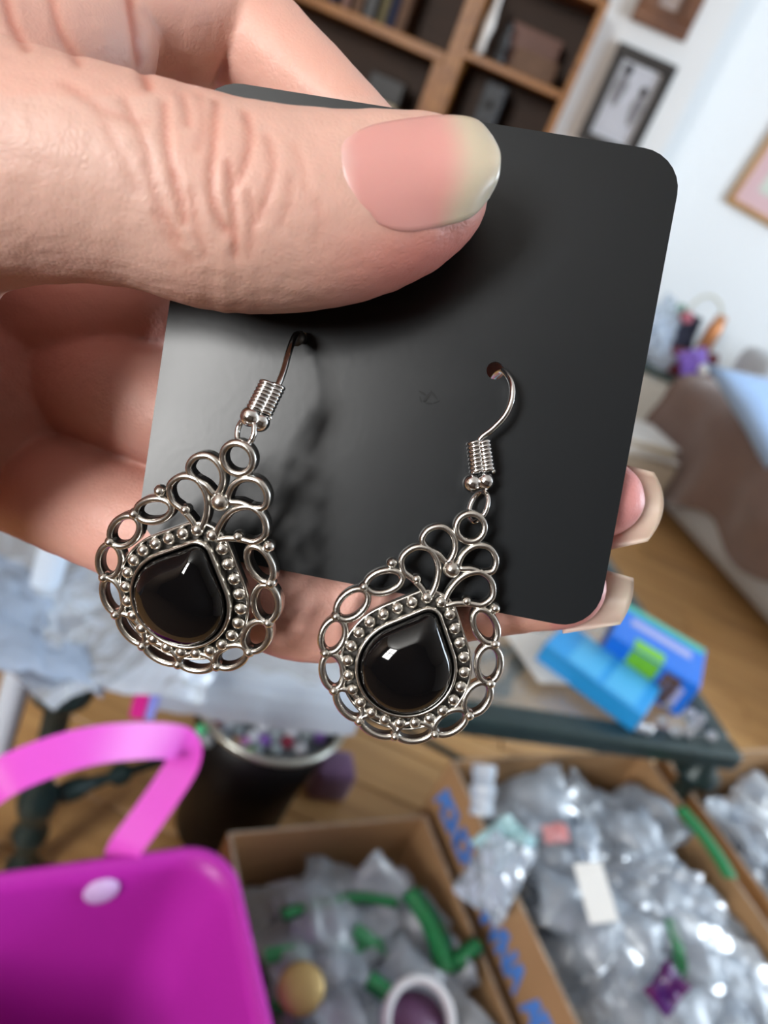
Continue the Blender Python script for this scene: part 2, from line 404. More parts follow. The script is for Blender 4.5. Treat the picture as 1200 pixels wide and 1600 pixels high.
for i, v in enumerate(hm.vertices):
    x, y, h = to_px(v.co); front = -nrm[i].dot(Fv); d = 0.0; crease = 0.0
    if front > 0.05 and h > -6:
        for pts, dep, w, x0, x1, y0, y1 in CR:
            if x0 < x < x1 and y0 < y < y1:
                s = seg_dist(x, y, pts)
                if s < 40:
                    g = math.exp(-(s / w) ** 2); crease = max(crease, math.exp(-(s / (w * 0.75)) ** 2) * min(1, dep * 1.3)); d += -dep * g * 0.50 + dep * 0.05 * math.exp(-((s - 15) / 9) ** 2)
    p = v.co * 1000
    d += 0.10 * noise.noise(p * 0.35) + 0.07 * noise.noise(p * 0.9)
    # ripples of loose skin over the thumb joint and on the finger bases
    if h > 3 and 150 < x < 470:
        d += 0.07 * noise.noise(Vector((x * 0.05, y * 0.012, 3))) * sm(150, 260, x) * (1 - sm(420, 470, x))
    c = (0.72, 0.46, 0.38)
    big = noise.noise(p * 0.07 + Vector((9, 2, 4))) * 0.5 + 0.5; fine = noise.noise(p * 0.28) * 0.5 + 0.5
    c = mix3(c, (0.74, 0.38, 0.32), 0.25 * big + 0.18 * fine)
    if h > 2 and x > 420: c = mix3(c, (0.72, 0.23, 0.19), 0.85 * sm(420, 680, x) * sm(330, 450, y + 0.25 * (x - 500)))   # flushed thumb tip
    if h > 2 and x < 260: c = mix3(c, (0.70, 0.47, 0.40), 0.5)
    if h > -12 and y < 150: c = mix3(c, (0.74, 0.38, 0.30), 0.4)
    if h < 0 and y > 420: c = mix3(c, (0.70, 0.31, 0.25), 0.45)
    if h < 0 and x > 860: c = mix3(c, (0.72, 0.28, 0.30), 0.7)
    c = mix3(c, (0.50, 0.15, 0.10), min(0.85, crease * 0.95))  # creases painted darker, standing in for shade in the fine folds
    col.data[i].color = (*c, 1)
    v.co += nrm[i] * d * 0.001
# relax the creases so they run clean across the mesh
import numpy as np
nv_ = len(hm.vertices); ed_ = np.empty(len(hm.edges) * 2, np.int32); hm.edges.foreach_get('vertices', ed_); ed_ = ed_.reshape(-1, 2)
co_ = np.empty(nv_ * 3, np.float32); hm.vertices.foreach_get('co', co_); co_ = co_.reshape(-1, 3)
cl_ = np.empty(nv_ * 4, np.float32); col.data.foreach_get('color', cl_); cl_ = cl_.reshape(-1, 4)
deg = np.bincount(ed_.ravel(), minlength=nv_).astype(np.float32)[:, None]
def relax(A, f, it):
    for _ in range(it):
        B = np.zeros_like(A)
        for k in range(A.shape[1]):
            B[:, k] = np.bincount(ed_[:, 0], A[ed_[:, 1], k], nv_) + np.bincount(ed_[:, 1], A[ed_[:, 0], k], nv_)
        A = A * (1 - f) + B / np.maximum(deg, 1) * f
    return A.astype(np.float32)
hm.vertices.foreach_set('co', relax(co_, 0.5, 2).ravel()); col.data.foreach_set('color', relax(cl_, 0.5, 2).ravel()); hm.update()
for p in hm.polygons: p.use_smooth = True
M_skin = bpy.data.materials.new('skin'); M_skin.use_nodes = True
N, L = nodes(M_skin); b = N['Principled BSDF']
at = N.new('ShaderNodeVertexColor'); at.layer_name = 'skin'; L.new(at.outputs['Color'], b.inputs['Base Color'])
b.inputs['Roughness'].default_value = 0.47; b.inputs['Specular IOR Level'].default_value = 0.45
b.inputs['Subsurface Weight'].default_value = 0.22; b.inputs['Subsurface Scale'].default_value = 0.0022; b.inputs['Subsurface Radius'].default_value = (1.0, 0.35, 0.2)
tc = N.new('ShaderNodeTexCoord'); vo = N.new('ShaderNodeTexVoronoi'); vo.inputs['Scale'].default_value = 1500; vo.feature = 'DISTANCE_TO_EDGE'
n = N.new('ShaderNodeTexNoise'); n.inputs['Scale'].default_value = 700; n.inputs['Detail'].default_value = 6
L.new(tc.outputs['Object'], vo.inputs['Vector']); L.new(tc.outputs['Object'], n.inputs['Vector'])
ad = N.new('ShaderNodeMath'); ad.operation = 'ADD'; L.new(vo.outputs['Distance'], ad.inputs[0]); L.new(n.outputs['Fac'], ad.inputs[1])
bp = N.new('ShaderNodeBump'); bp.inputs['Strength'].default_value = 0.22; bp.inputs['Distance'].default_value = 0.0003
L.new(ad.outputs[0], bp.inputs['Height']); L.new(bp.outputs[0], b.inputs['Normal'])
hm.materials.clear(); hm.materials.append(M_skin)
hand = thing('person', 'bare hand pinching a black card between thumb and fingers, long unpainted nails', 'person', Q(-100, 400, -5))
skin = add('hand', hm, hand)
sv, sf = loft_vf([(-640, 560, -4, 470, 36), (-660, 566, -4, 485, 37.5), (-900, 640, -6, 470, 37), (-1600, 860, -8, 500, 40), (-2600, 1150, -10, 540, 44)])
M_knit = mat('grey_knit', (0.20, 0.21, 0.23), 0.95, bump=0.5, bump_scale=900)
add('sleeve', me_new('sleeve', sv, sf, True, [M_knit]), hand)
bvh = BVHTree.FromPolygons([v.co for v in hm.vertices], [tuple(p.vertices) for p in hm.polygons])

# nails
def nail_mat(name, rough=0.22, alpha=1.0, trans=0.0):
    m = bpy.data.materials.new(name); m.use_nodes = True; N, L = nodes(m); b = N['Principled BSDF']
    a = N.new('ShaderNodeVertexColor'); a.layer_name = 'nail'; L.new(a.outputs['Color'], b.inputs['Base Color'])
    b.inputs['Roughness'].default_value = rough; b.inputs['Specular IOR Level'].default_value = 0.55
    b.inputs['Subsurface Weight'].default_value = 0.15; b.inputs['Subsurface Scale'].default_value = 0.001
    b.inputs['Alpha'].default_value = alpha
    tc = N.new('ShaderNodeTexCoord'); n = N.new('ShaderNodeTexNoise'); n.inputs['Scale'].default_value = 400
    L.new(tc.outputs['Object'], n.inputs['Vector']); bp = N.new('ShaderNodeBump'); bp.inputs['Strength'].default_value = 0.08; bp.inputs['Distance'].default_value = 0.0003
    L.new(n.outputs['Fac'], bp.inputs['Height']); L.new(bp.outputs[0], b.inputs['Normal'])
    return m
M_nail = nail_mat('nail', 0.33)
M_nail2 = nail_mat('nail_underside', 0.35, 0.93)
def grid_me(name, G, cols, m, th):
    """grid of points G[u][v] with thickness th metres away from the camera"""
    nu, nv = len(G), len(G[0]); vs = []; fs = []; cs = []
    for k in (0, 1):
        for u in range(nu):
            for v in range(nv): vs.append(G[u][v] + Fv * th * k); cs.append(cols[u][v])
    I = lambda k, u, v: k * nu * nv + u * nv + v
    for u in range(nu - 1):
        for v in range(nv - 1):
            fs.append((I(0, u, v), I(0, u + 1, v), I(0, u + 1, v + 1), I(0, u, v + 1)))
            fs.append((I(1, u, v), I(1, u, v + 1), I(1, u + 1, v + 1), I(1, u + 1, v)))
    for u in range(nu - 1):
        for v in (0, nv - 1): fs.append((I(0, u, v), I(1, u, v), I(1, u + 1, v), I(0, u + 1, v)))
    for v in range(nv - 1):
        for u in (0, nu - 1): fs.append((I(0, u, v), I(0, u, v + 1), I(1, u, v + 1), I(1, u, v)))
    me = me_new(name, vs, fs, True, [m]); a = me.color_attributes.new('nail', 'FLOAT_COLOR', 'POINT')
    for i, c in enumerate(cs): a.data[i].color = (*c, 1)
    bm = bmesh.new(); bm.from_mesh(me); bmesh.ops.recalc_face_normals(bm, faces=bm.faces); bm.to_mesh(me); bm.free()
    return me
def lerp_path(P, t):
    t = t * (len(P) - 1); i = min(int(t), len(P) - 2); f = t - i
    return tuple(a * (1 - f) + c * f for a, c in zip(P[i], P[i + 1]))
TOP = crom([(556, 206), (585, 194), (640, 184), (700, 179), (745, 186), (770, 212)], 6)
BOT = crom([(592, 350), (618, 359), (650, 360), (693, 351), (738, 336), (766, 306)], 6)
BASEC = crom([(556, 206), (534, 222), (528, 248), (537, 280), (555, 312), (592, 350)], 6)
TIPC = crom([(770, 212), (781, 235), (782, 258), (778, 282), (766, 306)], 6)
NU, NV = 30, 22; G = []; cols = []; XY = []; HF = []
for iu in range(NU):
    u = iu / (NU - 1); rx = []; rh = []
    for iv in range(NV):
        v = iv / (NV - 1)
        t, bo, ba, ti = lerp_path(TOP, u), lerp_path(BOT, u), lerp_path(BASEC, v), lerp_path(TIPC, v)
        c00, c01, c10, c11 = TOP[0], BOT[0], TOP[-1], BOT[-1]
        xy = tuple((1 - v) * t[k] + v * bo[k] + (1 - u) * ba[k] + u * ti[k]
                   - ((1 - u) * (1 - v) * c00[k] + (1 - u) * v * c01[k] + u * (1 - v) * c10[k] + u * v * c11[k]) for k in (0, 1))
        loc = bvh.ray_cast(CAM, ray(*xy).normalized())[0]
        hf = to_px(loc)[2] if loc is not None else None
        if hf is not None and hf < 8: hf = None
        rx.append(xy); rh.append(hf)
    XY.append(rx); HF.append(rh)
for iv in range(NV):                                   # beyond the flesh the plate carries straight on
    k = int(NU * 0.5); v = iv / (NV - 1); top = min(1.0, min(v, 1 - v) / 0.22)
    for iu in range(NU):
        if HF[iu][iv] is None: HF[iu][iv] = HF[iu - 1][iv] - 0.06 if iu else 14.0
    base = HF[k][iv]
    for iu in range(k, NU): HF[iu][iv] = base - 1.9 * ((iu - k) / (NU - k)) - 1.2 * ((iu - k) / (NU - k)) ** 2
for it in range(4):
    HF = [[(HF[max(a - 1, 0)][b2] + HF[min(a + 1, NU - 1)][b2] + HF[a][max(b2 - 1, 0)] + HF[a][min(b2 + 1, NV - 1)] + HF[a][b2] * 2) / 6 for b2 in range(NV)] for a in range(NU)]
for iu in range(NU):
    u = iu / (NU - 1); rowp = []; rowc = []
    for iv in range(NV):
        v = iv / (NV - 1); ed = min(1, min(v, 1 - v) / 0.12) * min(1, u / 0.10)
        hgt = HF[iu][iv] - 0.06 + 0.26 * ed ** 0.8 + 0.5 * sm(0.5, 0.9, u)
        rowp.append(Q(XY[iu][iv][0], XY[iu][iv][1], hgt))
        w = sm(0.60, 0.82, u + 0.10 * (abs(v - 0.5) * 2) ** 2)
        cc_ = mix3((0.70, 0.34, 0.31), (0.62, 0.54, 0.41), w)
        cc_ = mix3(cc_, (0.72, 0.48, 0.45), 0.7 * (1 - sm(0.04, 0.2, u + 0.25 * abs(v - 0.4))))
        cc_ = mix3(cc_, (0.66, 0.64, 0.55), 0.6 * sm(0.9, 1.0, u))
        rowc.append(cc_)
    G.append(rowp); cols.append(rowc)
add('thumbnail', grid_me('thumbnail', G, cols, M_nail, 0.0006), hand)['label'] = 'long natural thumbnail with pale free edge'
def far_nail(name, corners, h0, h1, c0, c1, bend):
    """nail seen from its underside: corners base-top, tip-top, tip-bottom, base-bottom in px"""
    G = []; cols = []; a, b_, c_, d_ = corners
    for iu in range(14):
        u = iu / 13; rp = []; rc = []
        for iv in range(12):
            v = iv / 11
            x = (a[0] * (1 - u) + b_[0] * u) * (1 - v) + (d_[0] * (1 - u) + c_[0] * u) * v + bend * 4 * v * (1 - v) * u
            y = (a[1] * (1 - u) + b_[1] * u) * (1 - v) + (d_[1] * (1 - u) + c_[1] * u) * v
            h = h0 + (h1 - h0) * u - 2.4 * (1 - (2 * v - 1) ** 2) * 1.0
            rp.append(Q(x, y, h)); rc.append(mix3(c0, c1, u))
        G.append(rp); cols.append(rc)
    return grid_me(name, G, cols, M_nail2, 0.0005)
add('fingernail', far_nail('fingernail', [(940, 716), (1022, 738), (1012, 846), (940, 862)], -8.5, -6.5, (0.72, 0.50, 0.44), (0.56, 0.47, 0.38), 20), hand)
add('fingernail', far_nail('fingernail', [(880, 872), (990, 903), (969, 976), (880, 990)], -8.5, -6.5, (0.66, 0.48, 0.42), (0.50, 0.44, 0.37), 7), hand)

# ------------------------------------------------------------------ the two earrings
M_sil = mat('antique_silver', (0.74, 0.72, 0.68), 0.24, 1.0, noise_scale=900, noise_amt=0.35, col2=(0.42, 0.39, 0.34), bump=0.15, bump_scale=1500)
M_oxi = mat('oxidised_silver', (0.10, 0.095, 0.09), 0.45, 1.0, noise_scale=800, noise_amt=0.6, col2=(0.03, 0.03, 0.03), bump=0.2, bump_scale=1500)
M_wire = mat('bright_silver_wire', (0.86, 0.86, 0.86), 0.13, 1.0)
M_stone = mat('black_stone', (0.003, 0.003, 0.0035), 0.04, 0.0, 0.42)
mm = 0.001
def drop(o, n=64, R=6.0, r=1.5, d=6.6):
    """even points on the hull of two circles: a teardrop, tip up, grown outwards by o (mm)"""
    R += o; r += o; a = math.asin((R - r) / d); P = []
    for i in range(200):
        t = -PI - a + (PI + 2 * a) * i / 199; P.append((R * math.cos(t), R * math.sin(t)))
    for i in range(80):
        t = a + (PI - 2 * a) * i / 79; P.append((r * math.cos(t), d + r * math.sin(t)))
    P.append(P[0]); Ls = [0]
    for i in range(1, len(P)): Ls.append(Ls[-1] + math.dist(P[i], P[i - 1]))
    out = []; j = 0
    for i in range(n):
        s = Ls[-1] * i / n
        while Ls[j + 1] < s: j += 1
        f = (s - Ls[j]) / max(1e-9, Ls[j + 1] - Ls[j]); out.append((P[j][0] * (1 - f) + P[j + 1][0] * f, P[j][1] * (1 - f) + P[j + 1][1] * f))
    return out
def band_me(name, P, w, dz, z0, m):
    """closed metal band following P (mm): w wide in the plane, dz deep"""
    sec = [(-0.25, .5), (.25, .5), (.5, .28), (.5, -.5), (-.5, -.5), (-.5, .28)]; k = len(P); vs = []; fs = []; ns = len(sec)
    for i in range(k):
        tx, ty = P[(i + 1) % k][0] - P[i - 1][0], P[(i + 1) % k][1] - P[i - 1][1]; l = math.hypot(tx, ty) or 1
        nx, ny = ty / l, -tx / l
        for a, z in sec: vs.append(((P[i][0] + nx * a * w) * mm, (P[i][1] + ny * a * w) * mm, (z0 + z * dz) * mm))
    for i in range(k):
        for j in range(ns):
            fs.append((i * ns + j, i * ns + (j + 1) % ns, ((i + 1) % k) * ns + (j + 1) % ns, ((i + 1) % k) * ns + j))
    area_ = sum(P[i - 1][0] * P[i][1] - P[i][0] * P[i - 1][1] for i in range(k))
    dark = 4 if area_ > 0 else 2
    me = me_new(name, vs, fs, True, [m, M_oxi], [1 if (q % ns in (dark, 3)) else 0 for q in range(len(fs))])
    bm = bmesh.new(); bm.from_mesh(me); bmesh.ops.recalc_face_normals(bm, faces=bm.faces); bm.to_mesh(me); bm.free()
    return me
def oval(cx, cy, a, b_, ang, n=28):
    ca, sa = math.cos(ang), math.sin(ang)
    return [(cx + a * math.cos(t) * ca - b_ * math.sin(t) * sa, cy + a * math.cos(t) * sa + b_ * math.sin(t) * ca) for t in [2 * PI * i / n for i in range(n)]]
def petal(tip, top, w, n=34):
    """pear-shaped loop from a narrow tip to a round top"""
    ax, ay = top[0] - tip[0], top[1] - tip[1]; l = math.hypot(ax, ay); ux, uy = ax / l, ay / l; P = []
    for i in range(n):
        t = 2 * PI * i / n; s = 0.5 - 0.5 * math.cos(t); k = 0.5 * w * math.sin(t) * math.sin(t / 2 if t <= PI else (2 * PI - t) / 2) ** 0.8 * 1.12
        P.append((tip[0] + ux * s * l - uy * k, tip[1] + uy * s * l + ux * k))
    return P
OV = [(0, -8.5, 2.35, 1.15), (4.5, -7.3, 2.3, 1.25), (8.1, -4.3, 2.3, 1.35), (9.9, -0.1, 2.25, 1.45), (9.35, 4.5, 2.35, 1.5), (6.9, 8.75, 2.3, 1.35)]
def build_meshes():
    D = {}
    pl = drop(2.1, 72); nP = len(pl)
    vs = [(x * mm, y * mm, -0.15 * mm) for x, y in pl] + [(x * mm, y * mm, -0.65 * mm) for x, y in pl]
    fs = [tuple(range(nP)), tuple(range(2 * nP - 1, nP - 1, -1))] + [(i, nP + i, nP + (i + 1) % nP, (i + 1) % nP) for i in range(nP)]
    D['plate'] = me_new('back_plate', vs, fs, False, [M_oxi])
    D['rim'] = band_me('rope_rim', drop(2.15, 84), 0.34, 1.1, 0.0, M_sil)
    D['bezel'] = band_me('bezel', drop(0.1, 90), 0.55, 1.9, 0.55, M_sil)
    st = drop(-0.25, 72); c = (0.0, 1.0); rings = [math.sin(PI / 2 * k / 11) for k in range(11, 0, -1)]; vs = []; fs = []
    for s in rings:
        for x, y in st: vs.append(((c[0] + (x - c[0]) * s) * mm, (c[1] + (y - c[1]) * s) * mm, (1.15 + 2.9 * math.sqrt(max(0, 1 - s * s))) * mm))
    vs.append((c[0] * mm, c[1] * mm, 4.05 * mm)); k = len(st)
    for i in range(len(rings) - 1):
        for j in range(k): fs.append((i * k + j, i * k + (j + 1) % k, (i + 1) * k + (j + 1) % k, (i + 1) * k + j))
    for j in range(k): fs.append(((len(rings) - 1) * k + j, (len(rings) - 1) * k + (j + 1) % k, len(vs) - 1))
    fs.append(tuple(range(k))[::-1]); D['stone'] = me_new('stone', vs, fs, True, [M_stone])
    D['bead'] = sphere_me('bezel_bead', 0.84 * mm, M_sil, 14, 9)
    D['stud'] = sphere_me('joint_stud', 0.72 * mm, M_sil, 12, 8, (1, 1, 1.35))
    D['big'] = sphere_me('centre_bead', 1.15 * mm, M_sil, 16, 10, (1, 1, 1.1))
    loops = []
    for i, (x, y, a, b_) in enumerate(OV):
        for sgn in ((1,) if i == 0 else (1, -1)):
            ang = math.atan2(y - 0.8, sgn * x) + PI / 2
            loops.append(band_me('scroll_loop', oval(sgn * x, y, a, b_, ang), 0.84, 1.5, 0.0, M_sil))
    def closed(P, k=5):
        Q_ = P[-2:] + P + P[:2]; full = crom(Q_, k); return full[2 * k:2 * k + len(P) * k]
    for sgn in (1, -1):
        P = [(-1.1, 9.1), (-0.95, 11.2), (-1.7, 13.4), (-3.4, 14.7), (-5.2, 14.2), (-6.1, 12.5), (-5.3, 11.0), (-3.8, 10.55), (-2.3, 9.9)]
        loops.append(band_me('scroll_loop', closed([(-sgn * x, y) for x, y in P]), 0.82, 1.5, 0.05, M_sil))
        P = [(-0.75, 14.1), (-0.6, 15.9), (-1.5, 17.4), (-3.1, 17.9), (-4.5, 17.0), (-4.8, 15.5), (-3.8, 14.75), (-2.2, 14.6)]
        loops.append(band_me('scroll_loop', closed([(-sgn * x, y) for x, y in P]), 0.82, 1.5, 0.0, M_sil))
    loops.append(band_me('top_ring', oval(0, 19.2, 1.75, 1.75, 0), 0.85, 1.5, 0.0, M_sil))
    D['loops'] = loops
    pts = [(0, -0.0, 0)]
    return D
ED = build_meshes()
def joint_points():
    J = []
    for i in range(5):
        (x0, y0, _, b0), (x1, y1, _, b1) = OV[i], OV[i + 1]
        mx, my = (x0 + x1) / 2, (y0 + y1) / 2; l = math.hypot(mx, my - 0.8); k = 1 + 0.95 / l
        for sgn in (1, -1): J.append((sgn * mx * k, 0.8 + (my - 0.8) * k))
    for sgn in (1, -1): J.append((sgn * 7.0, 11.3)); J.append((sgn * 3.4, 10.7))
    return J
def coil(c0, c1, r, wr, turns, n=14):
    c0, c1 = Vector(c0), Vector(c1); ax = (c1 - c0).normalized(); a = ax.cross(Fv).normalized(); b_ = ax.cross(a)
    return [c0 + (c1 - c0) * (i / (turns * n)) + (a * math.cos(2 * PI * i / n) + b_ * math.sin(2 * PI * i / n)) * r for i in range(turns * n + 1)]
def earring(label, center, h, ang, tilt, yaw, wire_px, coils, balls, link, sc=1.0, sleeve=None):
    """center px/h of the stone, ang lean in the picture plane, tilt = top towards the viewer"""
    up = Rv * math.sin(ang) + Uv * math.cos(ang); side = Rv * math.cos(ang) - Uv * math.sin(ang); fw = -Fv
    up2 = up * math.cos(tilt) + fw * math.sin(tilt); nrm_ = fw * math.cos(tilt) - up * math.sin(tilt)
    s2 = side * math.cos(yaw) - nrm_ * math.sin(yaw); n2 = nrm_ * math.cos(yaw) + side * math.sin(yaw)
    mw = Matrix((s2, up2, n2)).transposed().to_4x4() @ Matrix.Scale(sc, 4); mw.translation = Q(*center, h)
    e = thing('earring', label, 'earring', group='pair of earrings on the black card', mw=mw)
    fr = add('filigree_frame', ED['plate'], e, True)
    add('rope_rim', ED['rim'], fr)
    for me in ED['loops']: add(me.name.split('.')[0], me, fr)
    for x, y in joint_points():
        o = add('joint_stud', ED['stud'], fr); o.location = (x * mm, y * mm, 0.15 * mm)
    o = add('centre_bead', ED['big'], fr); o.location = (0, 13.6 * mm, 0.35 * mm); 
    bz = add('bezel', ED['bezel'], e, True)
    for x, y in drop(1.28, 25):
        o = add('bezel_bead', ED['bead'], bz); o.location = (x * mm, y * mm, 0.3 * mm)
    s = add('black_stone', ED['stone'], e, True); s['label'] = 'glossy black teardrop cabochon'
    add('ear_wire', tubem('ear_wire', [Q(*p) for p in crom(wire_px, 6)], 0.42 * mm * 0.95, M_wire, 10), e)
    if sleeve: add('wire_sleeve', tubem('wire_sleeve', [Q(*p) for p in sleeve], 0.75 * mm, M_oxi, 10), e)
    for c0, c1 in coils:
        add('wire_coil', tubem('wire_coil', coil(Q(*c0), Q(*c1), 0.78 * mm, 0.26 * mm, 8), 0.26 * mm, M_wire, 7), e)
    for p, r in balls:
        me = sphere_me('wire_ball', r * mm, M_wire, 18, 12); o = add('wire_ball', me, e)
        o.matrix_basis = Matrix.Translation(Q(*p))
    for c, rx, ry, a, dz in link:      # small oval jump rings
        pts = []
        for i in range(26):
            t = 2 * PI * i / 26; x = rx * math.cos(t); y = ry * math.sin(t)
            pts.append(Q(c[0] + x * math.cos(a) - y * math.sin(a), c[1] + x * math.sin(a) + y * math.cos(a), c[2] + dz * math.cos(t)))
        add('jump_ring', tubem('jump_ring', pts, 0.33 * mm, M_wire, 8, True), e)
    return e
R_ = math.radians
earring('antique silver teardrop earring with black stone at left edge of the card, swinging clear', (288, 932), 4.6, R_(26), R_(21), R_(-2),
        [(476, 545, -3), (470, 528, 0.5), (462, 524, 3.5), (452, 548, 7.2), (443, 580, 9), (432, 608, 10.2), (424, 628, 10.6)],
        [((433, 603, 10.4), (411, 648, 10.7)), ((419, 599, 10.8), (397, 642, 11.1))], [((391, 651, 11.2), 1.15), ((406, 659, 10.6), 1.15)],
        [((384, 675, 11.0), 13, 22, R_(12), 0.9)], 1.0, [(473, 530, -1.5), (469, 526, 1.0), (463, 532, 3.2)])
earring('antique silver teardrop earring with black stone lower down against bottom edge of the card', (634, 1040), 1.6, R_(24.3), R_(6), R_(3),
        [(770, 592, -2.5), (776, 584, -0.6), (787, 580, 1.5), (799, 597, 3.4), (800, 622, 4.0), (790, 648, 4.0), (770, 670, 3.8), (752, 684, 3.6), (746, 696, 3.5)],
        [((741, 690, 3.2), (746, 740, 3.0)), ((755, 690, 3.2), (762, 738, 3.0))], [((737, 755, 3.0), 1.12), ((758, 752, 3.0), 1.12)],
        [((748, 792, 2.6), 13, 25, R_(22), 1.2)], 0.985)

# ================================================================== the room behind the hand
# ------------------------------------------------------------------ bookcase
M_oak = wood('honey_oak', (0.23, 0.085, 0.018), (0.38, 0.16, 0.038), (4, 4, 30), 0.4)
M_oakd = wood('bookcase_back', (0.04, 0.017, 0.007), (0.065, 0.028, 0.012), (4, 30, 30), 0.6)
bk = thing('bookcase', 'honey oak open bookcase against the white wall, filled with dark things', 'bookcase', (-0.65, 3.36, 0))
def bx(name, x0, x1, y0, y1, z0, z1, m, parent, bev=0.003):
    return add(name, boxm(name, ((x0 + x1) / 2, (y0 + y1) / 2, (z0 + z1) / 2), (x1 - x0, y1 - y0, z1 - z0), m, bev=bev, seg=1), parent)
yF, yK = 3.20, 3.495
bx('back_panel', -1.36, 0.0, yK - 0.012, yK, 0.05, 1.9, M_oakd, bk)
bx('upright', -0.022, 0.006, yF, yK - 0.012, 0, 1.57, M_oak, bk)
bx('upright', -0.430, -0.405, yF, yK - 0.012, 0, 1.57, M_oak, bk)
bx('upright', -0.466, -0.4305, yF, yK - 0.012, 0, 1.92, M_oak, bk)
bx('upright', -1.39, -1.36, yF, yK - 0.012, 0, 1.92, M_oak, bk)
bx('top_board', -0.405, -0.022, yF, yK - 0.012, 1.545, 1.57, M_oak, bk)
bx('top_board', -1.36, -0.466, yF, yK - 0.012, 1.89, 1.92, M_oak, bk)
for z in (0.08, 0.42, 0.76, 1.255): bx('shelf', -0.405, -0.022, yF + 0.004, yK - 0.012, z - 0.013, z + 0.013, M_oak, bk)
bx('shelf', -0.405, -0.022, yF + 0.004, yK - 0.012, 0.945, 0.97, M_oak, bk)
for z in (0.08, 0.42, 0.90, 1.215, 1.56): bx('shelf', -1.36, -0.466, yF + 0.004, yK - 0.012, z - 0.018, z + 0.018, M_oak, bk)
bx('face_strip', -0.50, -0.466, yF, yF + 0.02, 0.9, 1.197, M_oak, bk)
def simple(name, label, cat, x0, x1, y0, y1, z0, z1, m, group=None, bev=0.004):
    return tag(add(name, boxm(name, ((x0 + x1) / 2, (y0 + y1) / 2, (z0 + z1) / 2), (x1 - x0, y1 - y0, z1 - z0), m, bev=bev, seg=2)), label, cat, group)
M_black = mat('black_plastic', (0.012, 0.012, 0.014), 0.4)
M_cream = mat('cream_paper', (0.55, 0.47, 0.34), 0.8)
M_white = mat('white_paper', (0.78, 0.78, 0.76), 0.7)
M_brown = mat('brown_card', (0.16, 0.085, 0.05), 0.7, noise_scale=20, noise_amt=0.5)
M_rose = mat('rose_brown_leather', (0.22, 0.11, 0.085), 0.55)
M_olive = mat('olive_cloth', (0.17, 0.14, 0.07), 0.8)
M_navy = mat('navy_cloth', (0.02, 0.025, 0.06), 0.8)
# black loudspeaker: body, two drivers
sp = thing('loudspeaker', 'tall narrow black loudspeaker in lower right bay of bookcase', 'loudspeaker', (-0.27, 3.33, 0.97))
add('cabinet', boxm('cabinet', (-0.255, 3.33, 1.09), (0.085, 0.16, 0.24), mat('speaker_vinyl', (0.03, 0.035, 0.042), 0.5), bev=0.006), sp)
for z, r in ((1.05, 0.030), (1.135, 0.020)):
    d = add('driver', lathem('driver', [(r, 0), (r, 0.006), (r * 0.9, 0.008), (r * 0.4, -0.004), (0.002, 0.0)], M_black, 20, (-0.255, 3.25, z), (0, -1, 0)), sp)
def book(label, x0, x1, y0, y1, z0, z1, cover, group, flat=True):
    t = thing('book', label, 'book', ((x0 + x1) / 2, (y0 + y1) / 2, z0), group)
    c = 0.003; bm = bmesh.new()
    if flat:
        box_bm(bm, ((x0 + x1) / 2, (y0 + y1) / 2, z0 + c / 2), (x1 - x0, y1 - y0, c)); box_bm(bm, ((x0 + x1) / 2, (y0 + y1) / 2, z1 - c / 2), (x1 - x0, y1 - y0, c))
        box_bm(bm, (x0 + c / 2, (y0 + y1) / 2, (z0 + z1) / 2), (c, y1 - y0, z1 - z0))
        pg = boxm('pages', ((x0 + x1) / 2, (y0 + y1) / 2, (z0 + z1) / 2), (x1 - x0 - 3 * c, y1 - y0 - 2 * c, z1 - z0 - 2 * c), M_cream)
    else:
        box_bm(bm, (x0 + c / 2, (y0 + y1) / 2, (z0 + z1) / 2), (c, y1 - y0, z1 - z0)); box_bm(bm, (x1 - c / 2, (y0 + y1) / 2, (z0 + z1) / 2), (c, y1 - y0, z1 - z0))
        box_bm(bm, ((x0 + x1) / 2, y0 + c / 2, (z0 + z1) / 2), (x1 - x0, c, z1 - z0))
        pg = boxm('pages', ((x0 + x1) / 2, (y0 + y1) / 2 + c, (z0 + z1) / 2), (x1 - x0 - 2 * c, y1 - y0 - 3 * c, z1 - z0 - 3 * c), M_cream)
    add('cover', bm_me('cover', bm, cover), t); add('pages', pg, t); return t
for k, (w, h, cv) in enumerate(((0.165, 0.026, M_white), (0.15, 0.02, M_olive), (0.155, 0.024, M_cream), (0.14, 0.022, M_white))):
    z = 0.971 + sum((0.027, 0.021, 0.025)[:k]); book('pale book lying in flat stack beside the black loudspeaker', -0.19, -0.19 + w, 3.24, 3.42, z, z + h, cv, 'flat stack of pale books in the bookcase')
cup = thing('candle_jar', 'pale yellow jar at the front of lower right bookcase bay', 'jar', (-0.195, 3.225, 0.97))
# upper right bay: rose box, white vase, dark figures
simple('storage_box', 'rose brown box lying on upper right shelf of bookcase', 'box', -0.30, -0.09, 3.33, 3.47, 1.269, 1.42, M_rose)
simple('storage_box', 'dark brown box in front of the rose box on bookcase shelf', 'box', -0.24, -0.07, 3.235, 3.32, 1.269, 1.345, M_brown)
tag(add('white_vase', lathem('white_vase', [(0.012, 0), (0.020, 0.01), (0.017, 0.05), (0.022, 0.10), (0.014, 0.15), (0.010, 0.19), (0.013, 0.2)], mat('white_glaze', (0.7, 0.68, 0.66), 0.25), 18, (-0.365, 3.26, 1.269))),
    'slim white vase standing at left end of upper right bookcase shelf', 'vase')
tag(add('dark_figurine', lathem('dark_figurine', [(0.03, 0), (0.035, 0.01), (0.02, 0.03), (0.026, 0.07), (0.012, 0.10), (0.018, 0.12), (0.004, 0.145)], M_black, 16, (-0.29, 3.25, 1.269))),
    'small dark turned figurine beside the white vase', 'figurine')
